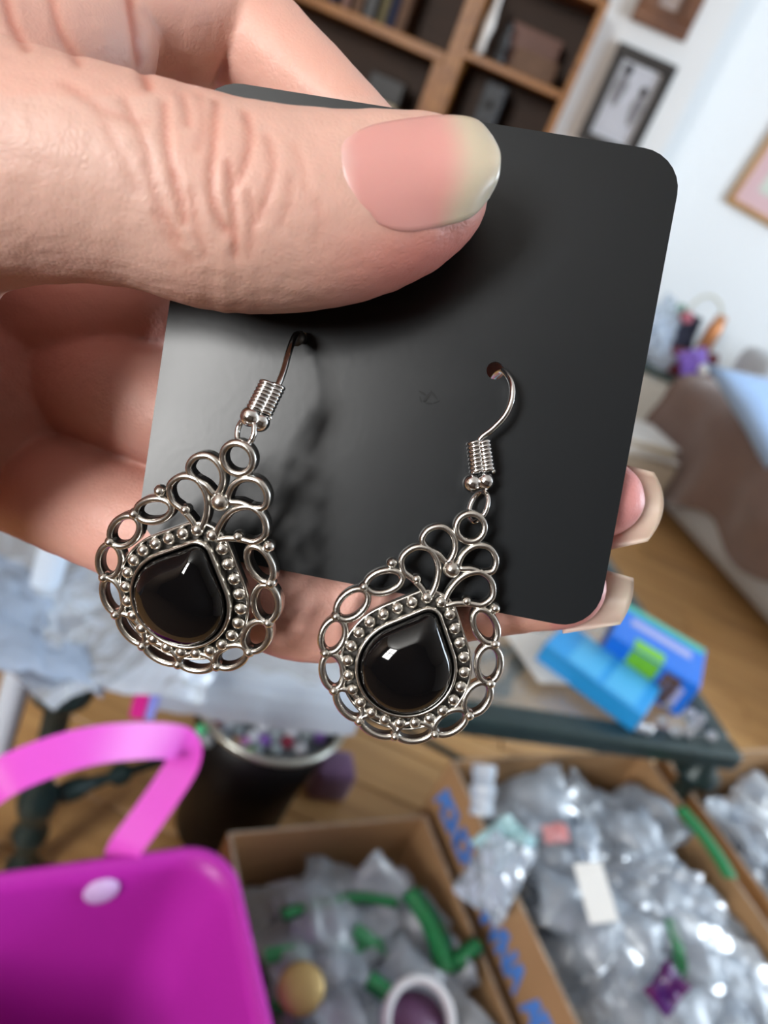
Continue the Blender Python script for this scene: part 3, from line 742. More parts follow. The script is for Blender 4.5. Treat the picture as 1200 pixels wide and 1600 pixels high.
add('jar', lathem('jar', [(0.022, 0), (0.028, 0.006), (0.028, 0.045), (0.022, 0.052), (0.02, 0.06)], mat('yellow_glass', (0.62, 0.58, 0.30), 0.2), 18, (-0.195, 3.222, 0.97)), cup)
add('lid', lathem('lid', [(0.024, 0.0), (0.025, 0.004), (0.024, 0.014), (0.004, 0.018)], M_cream, 18, (-0.195, 3.222, 1.03)), cup)
# left bays
for k, (x, w, h, cv) in enumerate(((-0.66, 0.035, 0.2, M_brown), (-0.70, 0.03, 0.22, M_navy), (-0.735, 0.028, 0.19, M_olive), (-0.78, 0.04, 0.21, M_black), (-0.83, 0.036, 0.2, M_brown), (-0.88, 0.03, 0.23, M_rose), (-0.93, 0.034, 0.21, M_navy))):
    book('dark upright book on the long left shelf of bookcase', x - w, x, 3.27, 3.45, 1.234, 1.234 + h, cv, 'dark upright books in the bookcase', False)
for k, (w, h, cv) in enumerate(((0.30, 0.03, M_olive), (0.27, 0.028, M_cream), (0.28, 0.024, M_olive))):
    z = 0.919 + sum((0.031, 0.029)[:k]); book('olive or cream book lying flat behind the index finger', -0.86, -0.86 + w, 3.22, 3.44, z, z + h, cv, 'flat books in left bookcase bay')
simple('radio', 'small black radio on flat books in left bookcase bay', 'radio', -0.72, -0.58, 3.25, 3.36, 1.003, 1.085, M_black)

# ------------------------------------------------------------------ pictures on the wall
M_frblk = mat('black_frame', (0.018, 0.015, 0.014), 0.4)
M_frbrn = wood('carved_brown_frame', (0.10, 0.035, 0.015), (0.19, 0.075, 0.03), (12, 12, 12), 0.4)
M_frgld = wood('light_oak_frame', (0.34, 0.17, 0.055), (0.46, 0.25, 0.09), (10, 10, 10), 0.4)
def picture(label, x0, x1, z0, z1, y, fw, mf, m_mat, m_img, mw, tilt=0.0, depth=0.025):
    c = Vector(((x0 + x1) / 2, y, (z0 + z1) / 2)); mx = Matrix.Translation(c) @ Matrix.Rotation(tilt, 4, 'Y')
    t = thing('picture_frame', label, 'picture', mw=mx); w, h = x1 - x0, z1 - z0
    for nm, cx, cz, sx, sz in (('top', 0, h / 2 - fw / 2, w, fw), ('bottom', 0, -h / 2 + fw / 2, w, fw), ('l', -w / 2 + fw / 2, 0, fw, h - 2 * fw), ('r', w / 2 - fw / 2, 0, fw, h - 2 * fw)):
        add('frame_rail', boxm('frame_rail', (cx, 0, cz), (sx, depth, sz), mf, bev=0.005), t, True)
    add('mat_board', boxm('mat_board', (0, depth * 0.25, 0), (w - 2 * fw, 0.004, h - 2 * fw), m_mat), t, True)
    add('print', boxm('print', (0, depth * 0.25 - 0.003, 0), (w - 2 * fw - 2 * mw, 0.003, h - 2 * fw - 2 * mw), m_img), t, True)
    return t
a = at_y(969, 64, YB - 0.014); b_ = at_y(1060, 106, YB - 0.014); c_ = at_y(911, 212, YB - 0.014)
M_paper = mat('grey_print', (0.52, 0.54, 0.60), 0.6, noise_scale=30, noise_amt=0.15)
M_matw = mat('white_mat', (0.66, 0.68, 0.72), 0.7)
p1 = picture('black framed picture of two dark small figures on pale paper', a.x, b_.x, c_.z - 0.02, (a.z + b_.z) / 2, YB - 0.014, 0.042, M_frblk, M_matw, M_paper, 0.008)
M_ink = mat('grey_ink', (0.03, 0.03, 0.035), 0.7); M_ink2 = mat('soft_grey_ink', (0.2, 0.2, 0.22), 0.7)
def figure(cx, cz, s):
    def blob(name, P, m): add(name, me_new(name, [(cx + x * s, -0.0005, cz + z * s) for x, z in P] + [(cx + x * s, 0.001, cz + z * s) for x, z in P],
                              [tuple(range(len(P)))] + [(i, (i + 1) % len(P), len(P) + (i + 1) % len(P), len(P) + i) for i in range(len(P))], False, [m]), p1, True)
    blob('printed_figure', [(0.10 * math.cos(t), 0.36 + 0.13 * math.sin(t)) for t in [2 * PI * i / 12 for i in range(12)]], M_ink)
    blob('printed_figure', [(-0.06, 0.24), (0.06, 0.24), (0.15, 0.05), (0.10, -0.18), (0.05, -0.40), (-0.05, -0.40), (-0.11, -0.18), (-0.14, 0.05)], M_ink2)
figure(-0.045, 0.045, 0.17); figure(0.045, 0.0, 0.16)
for o in p1.children:
    if o.name.startswith('printed_figure'): o.location.y = -0.0005
a = at_y(985, 28, YB - 0.02); b_ = at_y(1068, 68, YB - 0.02)
picture('carved brown framed picture high on wall, above the black framed one', a.x, b_.x, (a.z + b_.z) / 2, (a.z + b_.z) / 2 + 0.26, YB - 0.02, 0.055, M_frbrn, M_frbrn, mat('pale_relief', (0.50, 0.40, 0.36), 0.6, noise_scale=25, noise_amt=0.7), 0.02, 0.0, 0.036)
a = at_y(1136, 326, YR - 0.015)
picture('light oak framed picture with pink mat on the alcove wall', a.x, a.x + 0.5, a.z, a.z + 0.62, YR - 0.015, 0.028, M_frgld, mat('pink_mat', (0.62, 0.42, 0.44), 0.7), mat('pale_green_print', (0.60, 0.64, 0.56), 0.6, noise_scale=14, noise_amt=0.4, col2=(0.35, 0.42, 0.36)), 0.07, R_(5.0), 0.028)

# ------------------------------------------------------------------ sofa, blanket, pillow
E1 = Vector((0.411, -0.912, 0)); E2 = Vector((0.912, 0.411, 0)); P0 = Vector((1.089, 2.939, 0)); RS = Matrix((E1, E2, Vector((0, 0, 1)))).transposed()
M_sofa = mat('pale_grey_sofa_fabric', (0.50, 0.53, 0.56), 0.9, bump=0.3, bump_scale=300, sheen=0.2)
def sfl(s, t, z): return P0 + E1 * s + E2 * t + Vector((0, 0, z))
sofa = thing('sofa', 'pale grey sofa at right, half covered by brown blanket', 'sofa', sfl(0.4, 0.45, 0))
def sbox(name, s0, s1, t0, t1, z0, z1, m, parent, bev=0.03): return add(name, boxm(name, sfl((s0 + s1) / 2, (t0 + t1) / 2, (z0 + z1) / 2), (s1 - s0, t1 - t0, z1 - z0), m, RS, bev, 3, True), parent)
sbox('base', -0.42, 1.5, 0.02, 0.95, 0.03, 0.30, M_sofa, sofa)
sbox('arm', -0.42, 1.5, 0.0, 0.20, 0.05, 0.50, M_sofa, sofa, 0.04)
sbox('seat_cushion', -0.20, 0.62, 0.21, 0.95, 0.295, 0.43, M_sofa, sofa, 0.04)
sbox('seat_cushion', 0.63, 1.45, 0.21, 0.95, 0.295, 0.43, M_sofa, sofa, 0.04)
sbox('backrest', -0.44, -0.22, 0.21, 0.97, 0.28, 0.72, M_sofa, sofa, 0.05)
for s in (-0.35, 1.4):
    for t in (0.08, 0.88): add('foot', lathem('foot', [(0.018, 0), (0.025, 0.04)], M_black, 12, sfl(s, t, 0)), sofa)
M_blk = mat('brown_fleece', (0.19, 0.125, 0.105), 0.95, sheen=0.5, noise_scale=12, noise_amt=0.25, bump=0.4, bump_scale=250)
def blanket():
    nu, nv = 44, 46; vs = []; fs = []
    for i in range(nu):
        s = -0.37 + 1.8 * i / (nu - 1)
        hem = 0.075 + 0.10 * sm(-0.1, 0.25, s) + 0.05 * math.sin(s * 9 + 1) * sm(0, 0.3, s)
        prof = [(-0.035, hem), (-0.045, 0.30), (-0.03, 0.46), (0.01, 0.525), (0.10, 0.545), (0.19, 0.53), (0.235, 0.47), (0.30, 0.455), (0.55, 0.455)]
        for j in range(nv):
            t, z = lerp_path(crom(prof, 4), j / (nv - 1))
            q = Vector((s * 5, t * 5, z * 5)); w = noise.noise(q) * 0.022 + noise.noise(q * 2.3) * 0.010
            side = 1 - sm(0.0, 0.1, t)
            f = 0.018 * math.sin(s * 16 + 2.5 * noise.noise(Vector((s * 2, z * 3, 0)))) * side * (1 - 0.6 * sm(0.2, 0.5, z))
            vs.append(sfl(s, t - side * (abs(w) + f + 0.012), z + (1 - side) * abs(w)))
    for i in range(nu - 1):
        for j in range(nv - 1): fs.append((i * nv + j, (i + 1) * nv + j, (i + 1) * nv + j + 1, i * nv + j + 1))
    n0 = len(vs)
    vs += [v + Vector((0, 0, -0.005)) - E2 * 0.0 + E2 * 0.006 for v in vs]
    fs += [tuple(reversed([k + n0 for k in f])) for f in fs]
    ed = [i * nv for i in range(nu)] + [(nu - 1) * nv + j for j in range(1, nv)] + [i * nv + nv - 1 for i in range(nu - 2, -1, -1)] + [j for j in range(nv - 2, 0, -1)]
    for a, b_ in zip(ed, ed[1:] + ed[:1]): fs.append((a, b_, b_ + n0, a + n0))
    return me_new('blanket', vs, fs, True, [M_blk])
tag(add('blanket', blanket()), 'brown fleece blanket draped over the arm of the pale sofa', 'blanket')
def pillow(name, A, B, D, th, m):
    n = 16; vs = []; fs = []; nr = (B - A).cross(D - A).normalized()
    if nr.z < 0: nr = -nr
    for k in (1, -1):
        for i in range(n):
            for j in range(n):
                u, v = i / (n - 1), j / (n - 1); uu, vv = 2 * u - 1, 2 * v - 1
                pin = 0.06 * (1 - (uu * uu)) * vv, 0.06 * (1 - (vv * vv)) * uu
                p = A + (B - A) * (u - pin[1] * 0.5) + (D - A) * (v - pin[0] * 0.5)
                hgt = ((1 - uu ** 4) * (1 - vv ** 4)) ** 0.55 * th / 2 * (1 + 0.12 * noise.noise(Vector((u * 5, v * 5, k))))
                vs.append(p + nr * hgt * k)
    for k in (0, 1):
        for i in range(n - 1):
            for j in range(n - 1):
                f = (k * n * n + i * n + j, k * n * n + (i + 1) * n + j, k * n * n + (i + 1) * n + j + 1, k * n * n + i * n + j + 1); fs.append(f if k == 0 else f[::-1])
    bm = bmesh.new(); me = me_new(name, vs, fs, True, [m]); bm.from_mesh(me); bmesh.ops.remove_doubles(bm, verts=bm.verts, dist=1e-5)
    bmesh.ops.recalc_face_normals(bm, faces=bm.faces); bm.to_mesh(me); bm.free(); return me
A_ = at_y(1098, 566, 2.80); B_ = at_y(1330, 610, 3.0); D_ = at_y(1215, 770, 2.62)
tag(add('pillow', pillow('pillow', A_, B_, D_, 0.13, mat('pale_blue_satin', (0.33, 0.50, 0.78), 0.5, sheen=0.3))), 'pale blue pillow leaning on top of the brown blanket', 'pillow')

# ------------------------------------------------------------------ things beside the sofa
M_crinkle = bpy.data.materials.new('clear_plastic'); M_crinkle.use_nodes = True
def plastic(m, tint, opac, rough=0.12):
    m.use_nodes = True; N, L = nodes(m); N.clear(); out = N.new('ShaderNodeOutputMaterial')
    tr = N.new('ShaderNodeBsdfTransparent'); tr.inputs[0].default_value = (0.93, 0.95, 0.97, 1)
    df = N.new('ShaderNodeBsdfDiffuse'); df.inputs[0].default_value = (*tint, 1)
    tl = N.new('ShaderNodeBsdfTranslucent'); tl.inputs[0].default_value = (*tint, 1)
    gl = N.new('ShaderNodeBsdfGlossy'); gl.inputs['Roughness'].default_value = rough
    dd = N.new('ShaderNodeMixShader'); dd.inputs[0].default_value = 0.4; L.new(df.outputs[0], dd.inputs[1]); L.new(tl.outputs[0], dd.inputs[2])
    m1 = N.new('ShaderNodeMixShader'); m1.inputs[0].default_value = opac; L.new(tr.outputs[0], m1.inputs[1]); L.new(dd.outputs[0], m1.inputs[2])
    fr = N.new('ShaderNodeLayerWeight'); fr.inputs[0].default_value = 0.35
    ma = N.new('ShaderNodeMath'); ma.operation = 'MULTIPLY_ADD'; ma.inputs[1].default_value = 0.42; ma.inputs[2].default_value = 0.06; L.new(fr.outputs['Fresnel'], ma.inputs[0])
    m2 = N.new('ShaderNodeMixShader'); L.new(ma.outputs[0], m2.inputs[0]); L.new(m1.outputs[0], m2.inputs[1]); L.new(gl.outputs[0], m2.inputs[2])
    L.new(m2.outputs[0], out.inputs[0]); return m
plastic(M_crinkle, (0.74, 0.84, 0.96), 0.52, 0.32)
M_zip = plastic(bpy.data.materials.new('milky_bag_plastic'), (0.76, 0.87, 1.0), 0.80, 0.25)
M_zip2 = plastic(bpy.data.materials.new('blue_tinted_plastic'), (0.60, 0.75, 0.97), 0.75, 0.25)
M_glass = plastic(bpy.data.materials.new('table_glass'), (0.30, 0.50, 0.55), 0.06, 0.02)
def crumple_me(name, w, l, th, seed, m, nx=13, ny=10, amp=1.0):
    """closed crumpled bag lying in the xy plane, faceted"""
    vs = []; fs = []; o = Vector((seed * 7.3, seed * 3.1, seed * 1.7)); sc = 9.0 / max(w, l)
    for k in (1, -1):
        for i in range(nx):
            for j in range(ny):
                u, v = i / (nx - 1) * 2 - 1, j / (ny - 1) * 2 - 1
                p = Vector((u * w / 2, v * l / 2, 0)); q = p * sc + o
                edge = ((1 - u ** 4) * (1 - v ** 4)) ** 0.5
                nz = 1 - abs(noise.noise(q * 0.7)) * 2; n2 = noise.noise(q * 1.9 + Vector((0, 0, k * 3)))
                bend = noise.noise(p * sc * 0.25 + o) * 0.22 * max(w, l)
                z = bend + k * th / 2 * edge * (0.45 + 0.55 * nz) + 0.10 * th * n2
                dx = noise.noise(q * 0.8 + Vector((5, 0, 0))) * 0.07 * w; dy = noise.noise(q * 0.8 + Vector((0, 9, 0))) * 0.07 * l
                vs.append((p.x + dx, p.y + dy, z * amp))
    n = nx * ny
    for k in (0, 1):
        for i in range(nx - 1):
            for j in range(ny - 1):
                f = (k * n + i * ny + j, k * n + (i + 1) * ny + j, k * n + (i + 1) * ny + j + 1, k * n + i * ny + j + 1); fs.append(f if k == 0 else f[::-1])
    for i in range(nx - 1):
        for j in (0, ny - 1):
            a, b_ = i * ny + j, (i + 1) * ny + j; fs.append((a, b_, n + b_, n + a))
    for j in range(ny - 1):
        for i in (0, nx - 1):
            a, b_ = i * ny + j, i * ny + j + 1; fs.append((a, b_, n + b_, n + a))
    me = me_new(name, vs, fs, False, [m]); bm = bmesh.new(); bm.from_mesh(me); bmesh.ops.recalc_face_normals(bm, faces=bm.faces); bm.to_mesh(me); bm.free()
    return me
def at_pose(p, n, spin):
    n = Vector(n).normalized(); q = Vector((0, 0, 1)).rotation_difference(n)
    return Matrix.Translation(Vector(p)) @ q.to_matrix().to_4x4() @ Matrix.Rotation(spin, 4, 'Z')

M_cab = mat('white_cabinet_paint', (0.72, 0.71, 0.66), 0.5)
cb = thing('side_cabinet', 'low white cabinet with dark seam in corner behind the card', 'cabinet', (0.72, 3.62, 0))
add('body', boxm('body', (0.72, 3.64, 0.215), (0.46, 0.42, 0.43), M_cab, bev=0.006), cb)
add('top_board', boxm('top_board', (0.72, 3.63, 0.455), (0.49, 0.46, 0.03), mat('dark_green_top', (0.05, 0.08, 0.075), 0.5), bev=0.004), cb)
for x in (0.607, 0.833):
    d = add('door', boxm('door', (x, 3.424, 0.215), (0.218, 0.014, 0.40), M_cab, bev=0.003), cb)
    add('knob', lathem('knob', [(0.006, 0), (0.012, 0.012), (0.002, 0.018)], M_black, 10, (x + (0.08 if x < 0.7 else -0.08), 3.417, 0.25), (0, -1, 0)), d)
zt = 0.47
tag(add('copper_flask', lathem('copper_flask', [(0.028, 0), (0.033, 0.008), (0.033, 0.22), (0.028, 0.24), (0.024, 0.245), (0.024, 0.275), (0.004, 0.28)], mat('copper_orange', (0.52, 0.22, 0.09), 0.35, 0.5), 20, at_y(1098, 545, 3.55) + Vector((0, 0, -0.12)))),
    'copper orange cylinder standing behind the purple satin bag', 'flask')
M_navyb = mat('navy_bag', (0.018, 0.022, 0.05), 0.7, bump=0.3, bump_scale=60)
M_redb = mat('dark_red_cloth', (0.16, 0.02, 0.03), 0.7); M_purp = mat('purple_satin', (0.20, 0.10, 0.50), 0.3, sheen=0.4)
def blob(name, label, cat, p, size, m, seed, n=(0, 0, 1), spin=0.0, amp=1.0):
    me = crumple_me(name, size[0], size[1], size[2], seed, m); 
    for q in me.polygons: q.use_smooth = True
    o = tag(add(name, me), label, cat); o.matrix_basis = at_pose(p, n, spin); return o
blob('navy_bag', 'dark navy cloth bag standing behind the copper cylinder', 'bag', at_y(1062, 532, 3.60), (0.13, 0.24, 0.09), M_navyb, 3, (0.2, -1, 0.3), 0.25)
blob('red_cloth_bag', 'dark red cloth bag under the purple satin one', 'bag', at_y(1080, 572, 3.50), (0.24, 0.14, 0.09), M_redb, 5, (0, -1, 0.5), 0.2)
blob('purple_satin_bag', 'purple satin bag in front of copper cylinder', 'bag', at_y(1084, 566, 3.40), (0.13, 0.11, 0.08), M_purp, 8, (0, -1, 0.4), 0.6)
tag(add('white_knob_cap', sphere_me('white_knob_cap', 0.022, M_white, 16, 10)), 'small white round cap at the tip of the blue pillow', 'cap').location = at_y(1099, 577, 3.30)
tag(add('cream_cord', tubem('cream_cord', [at_y(x, y, 3.66) for x, y in crom([(1072, 500), (1078, 482), (1094, 466), (1112, 463), (1125, 475), (1127, 492), (1122, 512)], 5)], 0.006, mat('cream_cord', (0.55, 0.54, 0.42), 0.6), 8)),
    'thin cream cord arching against the white alcove wall', 'cord')
for k, (x, y, yy, s) in enumerate(((1022, 520, 3.55, 0.20), (1040, 495, 3.62, 0.18), (1030, 550, 3.48, 0.19))):
    o = tag(add('plastic_bag', crumple_me('plastic_bag', s, s * 0.8, 0.09, 20 + k, M_zip)), ['crumpled clear bag, lowest of three on the white cabinet', 'crumpled clear bag, topmost of three on the white cabinet', 'crumpled clear bag, nearest of three on the white cabinet'][k], 'bag', 'clear bags on the white cabinet')
    o.matrix_basis = at_pose(at_y(x, y, yy), (0.2, -0.8, 0.6), k * 1.3)
tag(add('pompom', sphere_me('pompom', 0.03, mat('dusty_pink_wool', (0.45, 0.14, 0.18), 0.9), 14, 9, (1, 0.8, 0.9))), 'small dusty pink ball beside the clear bags', 'ball').location = at_y(1072, 496, 3.58)
tag(add('green_scrap', crumple_me('green_scrap', 0.09, 0.06, 0.03, 31, mat('dark_green_paper', (0.03, 0.16, 0.08), 0.6))), 'small dark green scrap above the clear bags', 'paper').matrix_basis = at_pose(at_y(1056, 486, 3.6), (0, -1, 0.4), 0.4)
roll = thing('paper_roll', 'cream paper roll standing between the white cabinet and brown blanket', 'roll', (0.9, 3.3, 0))
c = at_y(1056, 640, 3.32); add('roll_body', lathem('roll_body', [(0.036, 0), (0.038, 0.004), (0.038, 0.21), (0.036, 0.215), (0.014, 0.215), (0.013, 0.20)], M_cream, 20, (c.x, c.y, c.z - 0.12)), roll)
add('roll_core', lathem('roll_core', [(0.012, 0.005), (0.013, 0.19), (0.011, 0.212), (0.009, 0.212)], M_brown, 12, (c.x, c.y, c.z - 0.12)), roll)
ctn = thing('carton', 'plain beige carton on the floor carrying white papers', 'carton', (0.83, 3.0, 0))
RB = frame_rot((0.92, 0.39)); cc = Vector((0.80, 2.99, 0))
def cloc(x, y, z): return cc + RB @ Vector((x, y, z))
M_beige = mat('beige_carton', (0.46, 0.40, 0.32), 0.8)
add('carton_body', boxm('carton_body', cloc(0, 0, 0.115), (0.34, 0.24, 0.23), M_beige, RB, 0.004), ctn)
for sx in (-1, 1): add('flap', boxm('flap', cloc(sx * 0.085, 0, 0.233), (0.167, 0.235, 0.004), M_beige, RB, 0.001), ctn)
for k in range(5):
    a = (0.10, -0.06, 0.04, -0.12, 0.08)[k]; th = (0.014, 0.010, 0.018, 0.010, 0.012)[k]; z = 0.2365 + sum((0.015, 0.011, 0.019, 0.011)[:k])
    me = boxm('paper_bundle', cloc(0.0 + 0.02 * math.sin(k * 2), 0.01 * math.cos(k * 3), z + th / 2), (0.30 - 0.012 * k, 0.22, th), (M_white, M_zip2, M_white, M_cream, M_white)[k] if k != 1 else M_white, RB @ Matrix.Rotation(a, 3, 'Z'), 0.003)
    tag(add('paper_bundle', me), 'white paper bundle, ' + ('lowest', 'second from bottom', 'middle one', 'second from top', 'topmost')[k] + ' of the stack on the beige carton', 'papers', 'white paper bundles on the carton')

# ------------------------------------------------------------------ coffee table
M_iron = mat('dark_green_iron', (0.012, 0.030, 0.032), 0.35, 0.2, noise_scale=40, noise_amt=0.4, col2=(0.03, 0.06, 0.06), bump=0.2, bump_scale=200)
TX = Vector((0.929, 0.369, 0)); TY = Vector((-0.369, 0.929, 0)); TO = Vector((-0.280, 0.585, 0)); RT = Matrix((TX, TY, Vector((0, 0, 1)))).transposed()
TL, TD, TZ = 1.01, 0.58, 0.45
def tl(x, y, z): return TO + TX * x + TY * y + Vector((0, 0, z))
tb = thing('coffee_table', 'glass topped coffee table with dark green iron frame and turned legs', 'table', tl(TL / 2, TD / 2, 0))
def tbox(name, x0, x1, y0, y1, z0, z1, m, bev=0.008): return add(name, boxm(name, tl((x0 + x1) / 2, (y0 + y1) / 2, (z0 + z1) / 2), (x1 - x0, y1 - y0, z1 - z0), m, RT, bev, 3), tb)
fwid = 0.042
tbox('frame_rail', 0, TL, 0, fwid, TZ - 0.034, TZ, M_iron); tbox('frame_rail', 0, TL, TD - fwid, TD, TZ - 0.034, TZ, M_iron)
tbox('frame_rail', 0, fwid, fwid, TD - fwid, TZ - 0.034, TZ, M_iron); tbox('frame_rail', TL - fwid, TL, fwid, TD - fwid, TZ - 0.034, TZ, M_iron)
tbox('glass_top', fwid - 0.004, TL - fwid + 0.004, fwid - 0.004, TD - fwid + 0.004, TZ - 0.012, TZ - 0.003, M_glass, 0)
LEGP = [(0.017, 0), (0.024, 0.006), (0.024, 0.02), (0.014, 0.032), (0.014, 0.07), (0.022, 0.085), (0.024, 0.10), (0.015, 0.115), (0.015, 0.13), (0.023, 0.145), (0.026, 0.165), (0.023, 0.185),
        (0.014, 0.20), (0.015, 0.235), (0.022, 0.245), (0.022, 0.26), (0.016, 0.27), (0.016, 0.355), (0.022, 0.362), (0.036, 0.372), (0.037, 0.386), (0.022, 0.396), (0.020, 0.416)]
legs = [(0.03, 0.03), (TL - 0.03, 0.03), (0.03, TD - 0.03), (TL - 0.03, TD - 0.03)]
legme = lathem('leg', LEGP, M_iron, 20)
for x, y in legs:
    o = add('leg', legme, tb); o.matrix_basis = Matrix.Translation(tl(x, y, 0))
ctr = tl(TL / 2, TD / 2, 0.165)
for x, y in legs:
    a = tl(x, y, 0.165); d = ctr - a; l = d.length
    me = lathem('stretcher', [(0.010, 0.02), (0.015, 0.035), (0.016, 0.05), (0.010, 0.07), (0.007, 0.095), (0.016, 0.105), (0.016, 0.118), (0.007, 0.13), (0.0055, l - 0.03), (0.012, l - 0.02), (0.012, l - 0.002)], M_iron, 14, a, d)
    add('stretcher', me, tb)
add('stretcher_boss', sphere_me('stretcher_boss', 0.028, M_iron, 16, 10), tb).matrix_basis = Matrix.Translation(ctr)

# things on the table
TT = TZ + 0.0005
def on_table(px, py, dz=0.0): return at_z(px, py, TT + dz)
for k, (px, py, w, l, th, sp_, m, lab) in enumerate((
        (40, 880, 0.30, 0.22, 0.05, 0.4, M_zip, 'large crumpled milky bag at far left of the glass table'),
        (150, 960, 0.24, 0.20, 0.04, 1.1, M_zip, 'crumpled milky bag on the table behind the left earring'),
        (60, 960, 0.20, 0.16, 0.04, 2.0, M_zip2, 'blue tinted crumpled bag at left end of the table'),
        (210, 1000, 0.18, 0.14, 0.03, 0.2, M_zip, 'small milky bag near front rail of the table'))):
    o = tag(add('plastic_bag', crumple_me('plastic_bag', w, l, th, 40 + k, m, 18, 14, 0.55)), lab, 'bag', 'plastic bags on the glass table')
    o.matrix_basis = at_pose(on_table(px, py, 0.03 + 0.006 * k), (0, 0, 1), sp_)
# zip bag hanging over the front rail, magenta slider at one end
zb = thing('zip_bag', 'milky blue zip bag with magenta slider hanging over front table rail', 'bag', tl(0.30, 0.02, TZ))
def zipbag(x0, x1):
    prof = [(0.20, 0.010), (0.10, 0.012), (0.03, 0.010), (-0.004, 0.008), (-0.014, -0.002), (-0.020, -0.014), (-0.024, -0.030)]; prof = crom(prof, 4); nu = 26; vs = []; fs = []; nv = len(prof)
    for k in (0, 1):
        for i in range(nu):
            x = x0 + (x1 - x0) * i / (nu - 1)
            for j, (y, z) in enumerate(prof):
                w = 0.004 * noise.noise(Vector((x * 22, y * 22, 0))) + 0.003 * noise.noise(Vector((x * 60, y * 60, 4)))
                e = (1 - (2 * i / (nu - 1) - 1) ** 6)
                vs.append(tl(x, y - k * 0.004 * e * (1 if j > nv * 0.5 else 0), TZ + z + w + (0.010 * e * (1 - k)) * (1 if j <= nv * 0.5 else 0.2)))
    n = nu * nv
    for k in (0, 1):
        for i in range(nu - 1):
            for j in range(nv - 1):
                f = (k * n + i * nv + j, k * n + (i + 1) * nv + j, k * n + (i + 1) * nv + j + 1, k * n + i * nv + j + 1); fs.append(f if k == 0 else f[::-1])
    return me_new('bag_film', vs, fs, True, [M_zip])
add('bag_film', zipbag(0.11, 0.375), zb)
M_mag = mat('magenta_slider', (0.75, 0.03, 0.32), 0.35); M_lav = mat('lavender_zip', (0.30, 0.36, 0.90), 0.4)
add('zip_strip', boxm('zip_strip', tl(0.128, -0.024, TZ - 0.012), (0.010, 0.006, 0.055), M_lav, RT @ Matrix.Rotation(R_(-14), 3, 'X'), 0.001), zb)
add('slider', boxm('slider', tl(0.114, -0.026, TZ - 0.016), (0.016, 0.010, 0.044), M_mag, RT @ Matrix.Rotation(R_(-14), 3, 'X'), 0.002), zb)
# leaning tube at the left end
a = at_z(92, 835, 0.56); b_ = at_z(-60, 1370, 0.012)
tag(add('plastic_tube', tubem('plastic_tube', [b_ + (a - b_) * t for t in (0, 0.02, 0.5, 0.98, 1.0)], [0.014, 0.0165, 0.0165, 0.0165, 0.014], mat('pale_blue_plastic', (0.62, 0.72, 0.85), 0.35), 14)), 'pale blue tube leaning on the table beside its left leg', 'tube')
# light blue carton
M_cyan = mat('light_blue_card', (0.02, 0.36, 0.86), 0.45); M_cyanl = mat('pale_blue_band', (0.08, 0.50, 0.92), 0.45)
q = [on_table(*p, 0.035) for p in ((832, 995), (905, 980), (1038, 1068), (1003, 1127))]
cx = ((q[0] + q[1]) / 2 + (q[2] + q[3]) / 2) / 2; dx_ = ((q[2] + q[3]) / 2 - (q[0] + q[1]) / 2); RBx = frame_rot(dx_); cx.z = TT
lb = thing('blue_carton', 'flat light blue carton lying on right half of the table', 'carton', cx)
add('carton_body', boxm('carton_body', cx + Vector((0, 0, 0.0175)), (dx_.length, 0.098, 0.035), M_cyan, RBx, 0.002), lb)
for f_ in (-0.12, 0.24): add('printed_panel', boxm('printed_panel', cx + RBx @ Vector((dx_.length * f_, 0, 0.0353)), (dx_.length * 0.30, 0.09, 0.0008), M_cyanl, RBx), lb)
# bright blue and green carton
M_blue = mat('strong_blue_card', (0.01, 0.20, 0.88), 0.4); M_grn = mat('lime_panel', (0.20, 0.62, 0.03), 0.5); M_lil = mat('pale_lilac_print', (0.45, 0.50, 0.85), 0.5); M_teal = mat('aqua_edge', (0.08, 0.55, 0.45), 0.5)
q = [on_table(*p, 0.065) for p in ((985, 945), (1122, 1022), (1075, 1068), (945, 985))]
cx = (q[0] + q[1] + q[2] + q[3]) / 4; d1 = ((q[1] + q[2]) / 2 - (q[0] + q[3]) / 2); RBr = frame_rot(d1); W2 = 0.125; cx.z = TT
gb = thing('zip_bag_carton', 'bright blue carton with lime green panel at the table corner', 'carton', cx)
Lx = d1.length; Hh = 0.065
add('carton_body', boxm('carton_body', cx + Vector((0, 0, Hh / 2)), (Lx, W2, Hh), M_blue, RBr, 0.002), gb)
def panel(name, x, y, z, sx, sy, sz, m): add(name, boxm(name, cx + RBr @ Vector((x, y, z)), (sx, sy, sz), m, RBr), gb)
panel('aqua_band', 0, W2 / 2 - 0.012, Hh + 0.0004, Lx * 0.96, 0.020, 0.0008, M_teal)
panel('print_band', 0.0, 0.012, Hh + 0.0004, Lx * 0.7, 0.022, 0.0008, M_lil)
panel('lime_panel', -0.012, -W2 / 2 - 0.0004, Hh / 2, 0.05, 0.0008, Hh * 0.9, M_grn)
panel('lime_panel', -0.012, -W2 / 2 + 0.015, Hh + 0.0004, 0.05, 0.03, 0.0008, M_grn)
panel('print_patch', Lx / 2 - 0.03, -W2 / 2 - 0.0004, Hh * 0.45, 0.03, 0.0008, Hh * 0.55, M_lil)
panel('brown_window', 0.036, -W2 / 2 - 0.0004, Hh * 0.5, 0.028, 0.0008, Hh * 0.8, M_brown)
pap = [on_table(*p, 0.002) for p in ((775, 972), (900, 1000), (896, 1070), (842, 1067))]
me = me_new('paper_sheet', pap + [p + Vector((0, 0, 0.001)) for p in pap], [(3, 2, 1, 0), (4, 5, 6, 7)] + [(i, (i + 1) % 4, 4 + (i + 1) % 4, 4 + i) for i in range(4)], False, [M_white])
tag(add('paper_sheet', me), 'white paper sheet under the light blue carton', 'paper')
M_crys = mat('clear_crystal', (0.85, 0.88, 0.92), 0.05, 0.0, 0.8, trans=0.6)
